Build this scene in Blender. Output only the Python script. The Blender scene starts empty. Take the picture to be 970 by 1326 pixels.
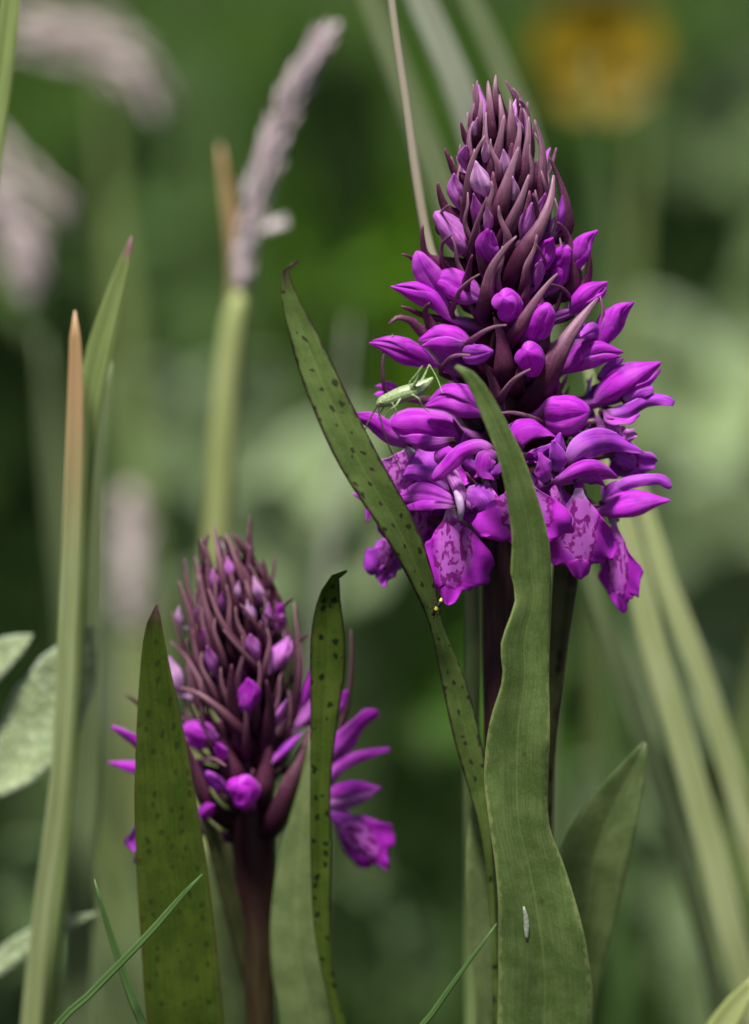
import bpy, math, random
import numpy as np
from mathutils import Vector

# ------------------------------------------------------------------ camera, sky, sun, exposure
K = 1e-4                      # one working unit = 0.1 mm
PITCH = math.radians(8.0)
D = 6000.0                    # camera to flower spike, working units (0.6 m)
ZC = 1550.0                   # height of the picture's centre above the ground
CX, CY = 485.0, 663.0
scene = bpy.context.scene
col = scene.collection

F_ = np.array([0, math.cos(PITCH), -math.sin(PITCH)])
U_ = np.array([0, math.sin(PITCH), math.cos(PITCH)])
R_ = np.array([1.0, 0, 0])
CAM = np.array([0, 0, ZC]) - F_ * D

cd = bpy.data.cameras.new('camera')
cam = bpy.data.objects.new('camera', cd)
col.objects.link(cam)
cam.location = Vector(CAM * K)
cam.rotation_euler = (math.pi / 2 - PITCH, 0, 0)
cd.sensor_fit = 'VERTICAL'
cd.lens = 100.0
cd.sensor_height = 100.0 * 1326 / D
cd.sensor_width = 100.0 * 970 / D
cd.clip_start = 0.02
cd.clip_end = 2000
cd.dof.use_dof = True
cd.dof.focus_distance = 5895 * K
cd.dof.aperture_fstop = 4.4
cd.dof.aperture_blades = 9
scene.camera = cam

SUN_EL, SUN_AZ = math.radians(66), math.radians(198)   # azimuth clockwise from +Y; the light comes from behind the camera's left shoulder
w = bpy.data.worlds.new('World')
scene.world = w
w.use_nodes = True
nt = w.node_tree
sky = nt.nodes.new('ShaderNodeTexSky')
sky.sky_type = 'NISHITA'
sky.sun_disc = False
sky.sun_elevation = SUN_EL
sky.sun_rotation = SUN_AZ
sky.air_density = 1.0
sky.dust_density = 3.0
sky.ozone_density = 1.0
nt.links.new(sky.outputs[0], nt.nodes['Background'].inputs[0])
nt.nodes['Background'].inputs[1].default_value = 0.05

ld = bpy.data.lights.new('sun', 'SUN')
ld.energy = 3.6
ld.angle = math.radians(8)
ld.color = (1.0, 0.985, 0.955)
sun = bpy.data.objects.new('sun', ld)
col.objects.link(sun)
sd = Vector((math.sin(SUN_AZ) * math.cos(SUN_EL), math.cos(SUN_AZ) * math.cos(SUN_EL), math.sin(SUN_EL)))
sun.rotation_euler = sd.to_track_quat('Z', 'Y').to_euler()
sun.location = (0, 0, 3)

vs = scene.view_settings
vs.view_transform = 'Standard'
vs.look = 'None'
vs.gamma = 1
vs.exposure = 0.9
scene.cycles.max_bounces = 7
scene.cycles.diffuse_bounces = 4
scene.cycles.use_denoising = True
try:
    scene.cycles.denoiser = 'OPENIMAGEDENOISE'
except Exception:
    pass
scene.cycles.sample_clamp_indirect = 4.0

rng = np.random.default_rng(7)
random.seed(7)


def P(px, py, y):
    """The point at world depth y seen at photograph pixel (px, py)."""
    d = F_ * D + R_ * (px - CX) + U_ * (CY - py)
    t = (y - CAM[1]) / d[1]
    return CAM + d * t


def G(px, y, z=0.0):
    """A point at ground height z; px is read at the frame's middle row."""
    p = P(px, CY, y)
    return np.array([p[0], y, z])


# ------------------------------------------------------------------ materials
class NB:
    def __init__(self, name):
        self.m = bpy.data.materials.new(name)
        self.m.use_nodes = True
        self.t = self.m.node_tree
        self.t.nodes.clear()

    def n(self, typ, ins=None, **props):
        nd = self.t.nodes.new('ShaderNode' + typ)
        for k, v in props.items():
            setattr(nd, k, v)
        for k, v in (ins or {}).items():
            s = nd.inputs[k]
            if isinstance(v, bpy.types.NodeSocket):
                self.t.links.new(v, s)
            else:
                s.default_value = v
        return nd

    def math(self, op, a, b=0.0, c=0.0, clamp=False):
        nd = self.n('Math', {0: a, 1: b, 2: c}, operation=op, use_clamp=clamp)
        return nd.outputs[0]

    def mix(self, f, a, b, blend='MIX'):
        nd = self.n('Mix', data_type='RGBA', blend_type=blend, clamp_factor=True)
        for i, v in ((0, f), (6, a), (7, b)):
            s = nd.inputs[i]
            if isinstance(v, bpy.types.NodeSocket):
                self.t.links.new(v, s)
            else:
                s.default_value = v if i == 0 else (tuple(v) + (1,))[:4]
        return nd.outputs[2]

    def ss(self, x, a, b, lo=0.0, hi=1.0):
        nd = self.n('MapRange', {0: x, 1: a, 2: b, 3: lo, 4: hi}, interpolation_type='SMOOTHSTEP')
        return nd.outputs[0]

    def uv(self, name='UVMap'):
        u = self.n('UVMap', uv_map=name)
        s = self.n('SeparateXYZ', {0: u.outputs[0]})
        return u.outputs[0], s.outputs[0], s.outputs[1]

    def vec(self, x, y, z=0.0):
        return self.n('CombineXYZ', {0: x, 1: y, 2: z}).outputs[0]

    def noise(self, vec, scale, detail=3, rough=0.55, dist=0.0, out=0):
        return self.n('TexNoise', {'Vector': vec, 'Scale': scale, 'Detail': detail, 'Roughness': rough,
                                   'Distortion': dist}).outputs[out]

    def finish(self, color, rough=0.5, spec=0.4, trans=0.3, tcol=None, bump=None, bstr=0.2, bdist=2e-5, sheen=0.0):
        ins = {'Base Color': color, 'Roughness': rough, 'Specular IOR Level': spec, 'Sheen Weight': sheen}
        if bump is not None:
            b = self.n('Bump', {'Strength': bstr, 'Distance': bdist, 'Height': bump})
            ins['Normal'] = b.outputs[0]
        p = self.n('BsdfPrincipled', ins)
        out = p.outputs[0]
        if trans > 0:
            t = self.n('BsdfTranslucent', {'Color': tcol if tcol is not None else color})
            out = self.n('MixShader', {0: trans, 1: out, 2: t.outputs[0]}).outputs[0]
        o = self.n('OutputMaterial', {'Surface': out})
        return self.m


def objinfo(nb):
    o = nb.n('ObjectInfo')
    return o.outputs['Color'], o.outputs['Random']


def jitter_vec(nb, vec, rnd, amt=40.0):
    off = nb.math('MULTIPLY', rnd, amt)
    return nb.n('VectorMath', {0: vec, 1: nb.vec(off, nb.math('MULTIPLY', off, 1.7), off)}, operation='ADD').outputs[0]


def mat_leaf(name, c1, c2, spot=0.0, spot_scale=0.33, spot_size=0.17, edge=0.0, vein=0.5, trans=0.25, rough=0.42,
             spot_col=(0.026, 0.020, 0.010), edge_col=(0.035, 0.012, 0.014), tipcol=None, rib=0.25, edge_lo=0.80):
    nb = NB(name)
    _, u, v = nb.uv()
    mv, mu, ml = nb.uv('metric')
    _, rnd = objinfo(nb)
    jv = jitter_vec(nb, mv, rnd)
    _ju = nb.n('SeparateXYZ', {0: jv})
    # soft blotches and long parallel veins
    bl = nb.noise(jv, 0.28, 4)
    c = nb.mix(nb.ss(bl, 0.35, 0.68), c1, c2)
    st = nb.noise(nb.vec(nb.math('MULTIPLY', _ju.outputs[0], 3.2), nb.math('MULTIPLY', _ju.outputs[1], 0.10)), 1.0, 3, 0.6)
    c = nb.mix(nb.math('MULTIPLY', nb.ss(st, 0.42, 0.62), vein * 0.45), c, tuple(x * 0.55 for x in c1))
    fine = nb.noise(jv, 3.5, 2)
    c = nb.mix(nb.math('MULTIPLY', nb.ss(fine, 0.45, 0.7), 0.22), c, tuple(min(1, x * 1.55) for x in c2))
    a = nb.math('ABSOLUTE', nb.math('SUBTRACT', nb.math('MULTIPLY', u, 2.0), 1.0))
    ribm = nb.ss(a, 0.0, 0.055, 1.0, 0.0)
    c = nb.mix(nb.math('MULTIPLY', ribm, rib), c, tuple(min(1, x * 1.7) for x in c2))
    if spot > 0:
        wob = nb.noise(jv, 0.9, 2, out=1)
        sv = nb.n('VectorMath', {0: jv, 1: wob}, operation='ADD').outputs[0]
        ssv = nb.n('VectorMath', {0: sv, 1: (1.0, 0.8, 1.0)}, operation='MULTIPLY').outputs[0]
        vo = nb.n('TexVoronoi', {'Vector': ssv, 'Scale': spot_scale, 'Randomness': 0.95}, voronoi_dimensions='2D')
        cellr = nb.n('SeparateColor', {0: vo.outputs['Color']}).outputs[0]
        thr = nb.math('MULTIPLY', nb.ss(cellr, 0.10, 0.9, -0.05, 1.25), spot_size)
        m = nb.ss(nb.math('SUBTRACT', vo.outputs['Distance'], thr), -0.05, 0.03, 1.0, 0.0)
        c = nb.mix(nb.math('MULTIPLY', m, spot), c, spot_col)
    if edge > 0:
        en = nb.noise(jv, 0.8, 3)
        em = nb.ss(nb.math('ADD', a, nb.math('MULTIPLY', nb.math('SUBTRACT', en, 0.5), 0.35)), edge_lo, 0.97)
        c = nb.mix(nb.math('MULTIPLY', em, edge), c, edge_col)
    if tipcol is not None:
        c = nb.mix(nb.ss(v, 0.968, 0.998), c, tipcol)
    tc = nb.mix(0.5, c, (0.16, 0.24, 0.01), 'MIX')
    tc = nb.mix(1.0, c, tc, 'MIX') if trans else c
    bump = nb.math('ADD', nb.math('MULTIPLY', st, 1.0), nb.math('MULTIPLY', fine, 0.35))
    return nb.finish(c, rough, 0.35, trans, nb.mix(0.6, c, nb.mix(1.0, c, (1.5, 1.6, 0.25), 'MULTIPLY')), bump, 0.35, 8e-5)


def mat_petal(name):
    nb = NB(name)
    _, u, v = nb.uv()
    mv, mu, ml = nb.uv('metric')
    oc, rnd = objinfo(nb)
    jv = jitter_vec(nb, mv, rnd)
    s = nb.n('SeparateXYZ', {0: jv})
    c = oc
    bl = nb.noise(jv, 0.45, 3)
    c = nb.mix(nb.math('MULTIPLY', nb.ss(bl, 0.38, 0.7), 0.35), c, nb.mix(1.0, c, (0.62, 0.45, 0.85), 'MULTIPLY'))
    vein = nb.noise(nb.vec(nb.math('MULTIPLY', s.outputs[0], 3.2), nb.math('MULTIPLY', s.outputs[1], 0.22)), 1.0, 2)
    c = nb.mix(nb.math('MULTIPLY', nb.ss(vein, 0.48, 0.64), 0.6), c, nb.mix(1.0, c, (0.40, 0.22, 0.45), 'MULTIPLY'))
    a = nb.math('ABSOLUTE', nb.math('SUBTRACT', nb.math('MULTIPLY', u, 2.0), 1.0))
    c = nb.mix(nb.math('MULTIPLY', nb.ss(nb.noise(jv, 0.30, 2), 0.42, 0.7), 0.34), c, (0.70, 0.16, 0.74))
    c = nb.mix(nb.math('MULTIPLY', nb.ss(a, 0.80, 1.0), 0.35), c, (0.72, 0.26, 0.74))  # lighter margins: light through the thin edges, put into the colour
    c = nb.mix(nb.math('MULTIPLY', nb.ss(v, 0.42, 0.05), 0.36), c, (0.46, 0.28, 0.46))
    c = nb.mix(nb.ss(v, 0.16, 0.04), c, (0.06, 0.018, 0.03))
    fine = nb.noise(jv, 5.0, 2)
    return nb.finish(c, 0.55, 0.18, 0.30, nb.mix(1.0, c, (1.35, 1.0, 1.2), 'MULTIPLY'),
                     nb.math('ADD', vein, nb.math('MULTIPLY', fine, 0.8)), 0.55, 9e-5, 0.04)


def mat_lip(name):
    nb = NB(name)
    uvv, u, v = nb.uv()
    oc, rnd = objinfo(nb)
    x = nb.math('SUBTRACT', nb.math('MULTIPLY', u, 2.0), 1.0)
    jv = jitter_vec(nb, uvv, rnd, 23.0)
    wob = nb.math('SUBTRACT', nb.noise(jv, 5.0, 2), 0.5)
    # distance from the middle of the marked field
    dx = nb.math('MULTIPLY', x, 1.7)
    dy = nb.math('MULTIPLY', nb.math('SUBTRACT', v, 0.40), 2.1)
    dd = nb.math('SQRT', nb.math('ADD', nb.math('MULTIPLY', dx, dx), nb.math('MULTIPLY', dy, dy)))
    dd = nb.math('ADD', dd, nb.math('MULTIPLY', wob, 0.55))
    field = nb.ss(dd, 0.60, 1.0, 1.0, 0.0)
    c = oc
    bl = nb.noise(jv, 4.0, 3)
    c = nb.mix(nb.math('MULTIPLY', nb.ss(bl, 0.4, 0.7), 0.35), c, (0.28, 0.012, 0.40))
    c = nb.mix(nb.math('MULTIPLY', field, 0.7), c, (0.74, 0.22, 0.78))
    w2 = nb.math('SUBTRACT', nb.noise(jv, 4.5, 3), 0.5)
    loops = nb.math('SINE', nb.math('ADD', nb.math('MULTIPLY', dd, 10.0), nb.math('MULTIPLY', w2, 15.0)))
    brk = nb.ss(nb.noise(jv, 11.0, 1), 0.38, 0.52)
    inner = nb.ss(dd, 0.92, 1.12, 1.0, 0.0)
    mk = nb.math('MULTIPLY', nb.math('MULTIPLY', nb.ss(loops, 0.1, 0.6), brk), inner)
    dash = nb.ss(nb.noise(nb.vec(nb.math('MULTIPLY', u, 15.0), nb.math('MULTIPLY', v, 7.0), nb.math('MULTIPLY', rnd, 30.0)), 1.0, 1), 0.56, 0.64)
    mk = nb.math('MAXIMUM', mk, nb.math('MULTIPLY', dash, nb.ss(dd, 0.55, 0.8, 1.0, 0.0)))
    c = nb.mix(nb.math('MULTIPLY', mk, 0.88), c, (0.25, 0.003, 0.21))
    thr = nb.ss(v, 0.17, 0.05)
    c = nb.mix(nb.math('MULTIPLY', thr, 0.6), c, (0.76, 0.48, 0.78))
    fine = nb.noise(jv, 40.0, 2)
    vein = nb.noise(nb.vec(nb.math('MULTIPLY', u, 22.0), nb.math('MULTIPLY', v, 2.0), rnd), 1.0, 2)
    return nb.finish(c, 0.45, 0.25, 0.30, nb.mix(1.0, c, (1.3, 1.0, 1.2), 'MULTIPLY'),
                     nb.math('ADD', vein, nb.math('MULTIPLY', fine, 0.5)), 0.5, 1.2e-4, 0.04)


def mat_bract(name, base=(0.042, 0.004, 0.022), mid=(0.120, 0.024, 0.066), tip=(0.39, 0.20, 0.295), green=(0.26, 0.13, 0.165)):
    nb = NB(name)
    _, u, v = nb.uv()
    mv, mu, ml = nb.uv('metric')
    oc, rnd = objinfo(nb)
    jv = jitter_vec(nb, mv, rnd)
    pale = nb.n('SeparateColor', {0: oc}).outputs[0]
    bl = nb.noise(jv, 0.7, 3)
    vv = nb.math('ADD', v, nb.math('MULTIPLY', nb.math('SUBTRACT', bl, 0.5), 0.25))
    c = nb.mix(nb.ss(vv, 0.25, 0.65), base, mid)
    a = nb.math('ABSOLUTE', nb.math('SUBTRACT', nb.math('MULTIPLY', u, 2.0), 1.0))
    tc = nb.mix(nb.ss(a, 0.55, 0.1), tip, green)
    c = nb.mix(nb.math('MULTIPLY', nb.ss(vv, 0.42, 0.88), pale), c, tc)  # paler tip: pigment, plus some surface sheen put into the colour
    st = nb.noise(nb.vec(nb.math('MULTIPLY', mu, 5.0), nb.math('MULTIPLY', ml, 0.3), rnd), 1.0, 2)
    c = nb.mix(nb.math('MULTIPLY', nb.ss(st, 0.45, 0.65), 0.35), c, base)
    dots = nb.noise(jv, 7.0, 2)
    c = nb.mix(nb.math('MULTIPLY', nb.ss(dots, 0.5, 0.72), nb.math('MULTIPLY', nb.ss(vv, 0.2, 0.7), 0.22)), c, tuple(x * 1.3 for x in tip))
    return nb.finish(c, 0.48, 0.32, 0.12, None, nb.math('ADD', st, nb.math('MULTIPLY', dots, 0.6)), 0.4, 7e-5, 0.0)


def mat_plain(name, c1, c2, scale=0.5, stretch=(1, 1), rough=0.5, trans=0.0, spec=0.3, bstr=0.25, sheen=0.0, tips=None):
    """procedural two-tone stuff on metric UVs (millimetres)"""
    nb = NB(name)
    _, u, v = nb.uv()
    mv, mu, ml = nb.uv('metric')
    oc, rnd = objinfo(nb)
    jv = jitter_vec(nb, mv, rnd)
    s = nb.n('SeparateXYZ', {0: jv})
    vec = nb.vec(nb.math('MULTIPLY', s.outputs[0], stretch[0]), nb.math('MULTIPLY', s.outputs[1], stretch[1]))
    n1 = nb.noise(vec, scale, 4)
    c = nb.mix(nb.ss(n1, 0.35, 0.66), c1, c2)
    if tips is not None:
        c = nb.mix(nb.ss(v, tips[1], tips[2]), c, tips[0])
    c = nb.mix(1.0, c, oc, 'MULTIPLY')
    return nb.finish(c, rough, spec, trans, None, n1, bstr, 1.2e-4, sheen)


M = {}
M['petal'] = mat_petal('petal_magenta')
M['lip'] = mat_lip('lip_marked')
M['bract'] = mat_bract('bract_maroon')
M['bract_small'] = mat_bract('bract_brownish', (0.034, 0.005, 0.017), (0.092, 0.020, 0.046), (0.27, 0.125, 0.175), (0.19, 0.092, 0.105))
M['leaf_spotted'] = mat_leaf('leaf_spotted', (0.072, 0.114, 0.022), (0.122, 0.176, 0.042), 0.88, 0.60, 0.17, 0.9, tipcol=(0.05, 0.022, 0.02))
M['leaf_wavy'] = mat_leaf('leaf_wavy', (0.092, 0.145, 0.034), (0.152, 0.215, 0.064), 0.5, 0.10, 0.035, 0.6, vein=0.7, trans=0.22, edge_col=(0.30, 0.33, 0.12), edge_lo=0.9)
M['leaf_olive'] = mat_leaf('leaf_olive', (0.050, 0.086, 0.008), (0.082, 0.124, 0.013), 0.55, 0.60, 0.19, 0.35, vein=0.8, trans=0.35, rib=-0.0,
                           spot_col=(0.022, 0.022, 0.006), edge_col=(0.10, 0.085, 0.02), tipcol=(0.05, 0.02, 0.02))
M['leaf_bright'] = mat_leaf('leaf_bright_spotted', (0.060, 0.105, 0.010), (0.100, 0.150, 0.020), 0.9, 0.62, 0.18, 0.7, trans=0.4, spot_col=(0.010, 0.014, 0.005))
M['leaf_plain'] = mat_leaf('leaf_plain', (0.070, 0.105, 0.030), (0.120, 0.160, 0.055), 0.0, edge=0.0, trans=0.25)
M['leaf_pale'] = mat_leaf('leaf_pale', (0.130, 0.180, 0.060), (0.200, 0.250, 0.095), 0.3, 0.2, 0.06, 0.0, trans=0.3)
M['leaf_dark'] = mat_leaf('leaf_dark', (0.050, 0.062, 0.020), (0.085, 0.090, 0.030), 0.8, 0.3, 0.2, 0.9, trans=0.2, edge_col=(0.06, 0.012, 0.028))
M['stem_maroon'] = mat_plain('stem_maroon', (0.022, 0.006, 0.011), (0.046, 0.017, 0.018), 0.5, (2.5, 0.25), 0.4)
M['stem_brown'] = mat_plain('stem_brown', (0.028, 0.018, 0.009), (0.052, 0.038, 0.017), 0.5, (2.5, 0.25), 0.4, tips=((0.030, 0.007, 0.013), 0.60, 0.74))
M['ovary'] = mat_plain('ovary_maroon', (0.045, 0.010, 0.028), (0.11, 0.04, 0.07), 0.8, (2, 0.4), 0.4)
M['white_petal'] = mat_plain('white_throat', (0.55, 0.40, 0.58), (0.72, 0.62, 0.74), 0.8, (1, 1), 0.45, 0.3)


# ------------------------------------------------------------------ mesh helpers
def spline(pts, n, k=None):
    """Catmull-Rom through control rows (any dimension), n samples evenly spaced by arc of the first three."""
    p = np.asarray(pts, float)
    if len(p) == 2:
        t = np.linspace(0, 1, n)[:, None]
        return p[0] * (1 - t) + p[1] * t
    q = np.vstack([2 * p[0] - p[1], p, 2 * p[-1] - p[-2]])
    out = []
    m = 24
    for i in range(1, len(q) - 2):          # centripetal, so that uneven spacing makes no loops
        a, b, c, d = q[i - 1], q[i], q[i + 1], q[i + 2]
        k = [max(np.linalg.norm((g - e)[:3]), 1e-6) ** 0.5 for e, g in ((a, b), (b, c), (c, d))]
        t0, t1 = 0.0, k[0]
        t2 = t1 + k[1]
        t3 = t2 + k[2]
        t = np.linspace(t1, t2, m, endpoint=False)[:, None]
        A1 = (t1 - t) / (t1 - t0) * a + (t - t0) / (t1 - t0) * b
        A2 = (t2 - t) / (t2 - t1) * b + (t - t1) / (t2 - t1) * c
        A3 = (t3 - t) / (t3 - t2) * c + (t - t2) / (t3 - t2) * d
        B1 = (t2 - t) / (t2 - t0) * A1 + (t - t0) / (t2 - t0) * A2
        B2 = (t3 - t) / (t3 - t1) * A2 + (t - t1) / (t3 - t1) * A3
        out.append((t2 - t) / (t2 - t1) * B1 + (t - t1) / (t2 - t1) * B2)
    out = np.vstack(out + [p[-1:]])
    L = np.r_[0, np.cumsum(np.linalg.norm(np.diff(out[:, :3], axis=0), axis=1))]
    s = np.linspace(0, L[-1], n)
    return np.stack([np.interp(s, L, out[:, j]) for j in range(out.shape[1])], 1)


def nrm(a):
    l = np.linalg.norm(a, axis=-1, keepdims=True)
    return a / np.maximum(l, 1e-9)


def mesh_obj(name, V, F, mat, parent=None, uv=None, uv2=None, color=None, smooth=True):
    me = bpy.data.meshes.new(name)
    V = np.asarray(V, float) * K
    me.from_pydata(V.tolist(), [], F)
    if uv is not None:
        idx = np.empty(len(me.loops), dtype=np.int32)
        me.loops.foreach_get('vertex_index', idx)
        l1 = me.uv_layers.new(name='UVMap')
        l1.data.foreach_set('uv', np.asarray(uv, np.float32)[idx].ravel())
        l2 = me.uv_layers.new(name='metric')
        l2.data.foreach_set('uv', np.asarray(uv2 if uv2 is not None else uv, np.float32)[idx].ravel())
    if smooth:
        me.polygons.foreach_set('use_smooth', np.ones(len(me.polygons), dtype=bool))
    me.materials.append(mat)
    me.update()
    o = bpy.data.objects.new(name, me)
    col.objects.link(o)
    if color is not None:
        o.color = tuple(color) + (1,) if len(color) == 3 else tuple(color)
    if parent is not None:
        set_parent(o, parent)
    return o


def set_parent(o, parent):
    o.parent = parent
    # parents are unrotated, unscaled Empties or meshes at known places: keep the world position
    loc = Vector((0, 0, 0))
    q = parent
    while q is not None:
        loc += q.location
        q = q.parent
    o.location = o.location - loc


def thing(name, label, cat, base, group=None):
    o = bpy.data.objects.new(name, None)
    col.objects.link(o)
    o.empty_display_size = 0.01
    o.location = Vector(np.asarray(base) * K)
    o['label'] = label
    o['category'] = cat
    if group:
        o['group'] = group
    return o


def part_root(name, parent, at):
    o = bpy.data.objects.new(name, None)
    col.objects.link(o)
    o.empty_display_size = 0.003
    o.location = Vector(np.asarray(at) * K)
    set_parent(o, parent)
    return o


def solid_grid(Pt, thick, uvn=None, uvm=None):
    """A sheet (nv x nu points) given thickness; returns verts, faces, uv, metric uv."""
    nv, nu, _ = Pt.shape
    du = np.gradient(Pt, axis=1)
    dv = np.gradient(Pt, axis=0)
    N = nrm(np.cross(dv, du))
    uu = np.linspace(-1, 1, nu)
    prof = np.sqrt(np.maximum(0.02, 1 - np.abs(uu) ** 4))[None, :, None]
    vv = np.linspace(0, 1, nv)
    pv = np.sqrt(np.clip((1 - vv) * 12, 0.08, 1))[:, None, None]
    off = N * thick * 0.5 * prof * pv
    A = (Pt + off).reshape(-1, 3)
    B = (Pt - off).reshape(-1, 3)
    V = np.vstack([A, B])
    n = nv * nu
    F = []
    for i in range(nv - 1):
        for j in range(nu - 1):
            a = i * nu + j
            b, c, d = a + 1, a + nu + 1, a + nu
            F.append((a, d, c, b))
            F.append((n + a, n + b, n + c, n + d))
    for i in range(nv - 1):
        a, d = i * nu, (i + 1) * nu
        F.append((a, n + a, n + d, d))
        b, c = i * nu + nu - 1, (i + 1) * nu + nu - 1
        F.append((b, c, n + c, n + b))
    for j in range(nu - 1):
        a, b = j, j + 1
        F.append((a, b, n + b, n + a))
        a, b = (nv - 1) * nu + j, (nv - 1) * nu + j + 1
        F.append((a, n + a, n + b, b))
    return V, F, np.vstack([uvn, uvn]), np.vstack([uvm, uvm])


def sheet(name, Pt, thick, mat, parent, color=None):
    nv, nu, _ = Pt.shape
    vv, uu = np.meshgrid(np.linspace(0, 1, nv), np.linspace(0, 1, nu), indexing='ij')
    uvn = np.stack([uu, vv], -1).reshape(-1, 2)
    wid = np.linalg.norm(np.diff(Pt, axis=1), axis=2).sum(1)
    ln = np.r_[0, np.cumsum(np.linalg.norm(np.diff(Pt[:, nu // 2], axis=0), axis=1))]
    mu = (uu - 0.5) * wid[:, None] * 0.1
    ml = np.repeat((ln * 0.1)[:, None], nu, 1)
    uvm = np.stack([mu, ml], -1).reshape(-1, 2)
    V, F, a, b = solid_grid(Pt, thick, uvn, uvm)
    return mesh_obj(name, V, F, mat, parent, a, b, color)


def section(C, S, N, nu, cup=0.0, fold=0.0, wave=None, curl=0.0):
    """Points of a sheet with centres C, half-side vectors S and unit normals N."""
    nv = len(C)
    u = np.linspace(-1, 1, nu)
    hw = np.linalg.norm(S, axis=1)
    Pt = C[:, None, :] + S[:, None, :] * u[None, :, None]
    h = cup * (1 - u[None, :] ** 2) * hw[:, None] + fold * (1 - np.sqrt(u[None, :] ** 2 + 0.01)) * hw[:, None]
    if wave:
        amp, fr, ph = wave
        v = np.linspace(0, 1, nv)[:, None]
        h = h + amp * np.abs(u[None, :]) ** 2.2 * np.sin(v * fr * 6.283 + ph + np.where(u > 0, 1.9, 0)[None, :]) \
            + 0.35 * amp * np.abs(u[None, :]) ** 3 * np.sin(v * fr * 2.3 * 6.283 + ph * 2 + np.where(u > 0, .7, 0)[None, :])
    return Pt + N[:, None, :] * h[:, :, None]


def ribbon(name, pts, widths, mat, parent, hint=(0, -1, 0.25), nu=9, nv=22, cup=0.25, fold=0.0, thick=2.5, wave=None,
           roll=None, color=None, prof=None):
    """Sheet along 3-D control points. widths: one per control point, or (max width, profile name)."""
    pts = np.asarray(pts, float)
    if prof is None:
        q = spline(np.c_[pts, np.asarray(widths, float)], nv)
        C, W = q[:, :3], np.maximum(q[:, 3], 0.4)
    else:
        C = spline(pts, nv)
        v = np.linspace(0, 1, nv)
        W = np.maximum(np.interp(v, [a for a, _ in prof], [b for _, b in prof]) * widths, 0.5)
    T = nrm(np.gradient(C, axis=0))
    H = np.asarray(hint, float)
    H = np.broadcast_to(H, C.shape)
    N = nrm(H - (H * T).sum(1, keepdims=True) * T)
    S = np.cross(T, N)
    if roll is not None:
        r = np.radians(np.interp(np.linspace(0, 1, nv), np.linspace(0, 1, len(np.atleast_1d(roll))), np.atleast_1d(roll)))[:, None]
        S, N = S * np.cos(r) + N * np.sin(r), N * np.cos(r) - S * np.sin(r)
    Pt = section(C, S * W[:, None] * 0.5, N, nu, cup, fold, wave)
    return sheet(name, Pt, thick, mat, parent, color)


def edged(name, rows, mat, parent, nu=11, nv=60, cup=0.0, fold=0.2, thick=4.0, wave=None, color=None, ground=None):
    """Leaf from its two margins. rows, root to tip: (left px, left py, left depth, right px, right py, right depth)."""
    rows = [np.r_[P(a, b, c), P(d, e, f)] for a, b, c, d, e, f in rows]
    if ground is not None:
        rows = [np.r_[g] for g in ground] + rows
    R = np.array(rows)
    Cn = (R[:, :3] + R[:, 3:]) / 2
    q = spline(np.c_[Cn, R], nv)
    L, Rr = q[:, 3:6], q[:, 6:9]
    C = (L + Rr) / 2
    S = (Rr - L) / 2
    T = nrm(np.gradient(C, axis=0))
    N = nrm(np.cross(S, T))
    flip = np.where((N @ np.array([0, -1, 0.2])) < 0, -1.0, 1.0)[:, None]
    N = N * flip
    Pt = section(C, S, N, nu, cup, fold, wave)
    return sheet(name, Pt, thick, mat, parent, color)


def tube(name, pts, radii, mat, parent, ns=10, nv=None, color=None, lobes=None, cap=True, flat=1.0, hint=(0, -1, 0.2), ph=0.0):
    V, F, a, b = tube_geo(pts, radii, ns, nv, lobes, flat, hint, ph)
    return mesh_obj(name, V, F, mat, parent, a, b, color)


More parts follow.
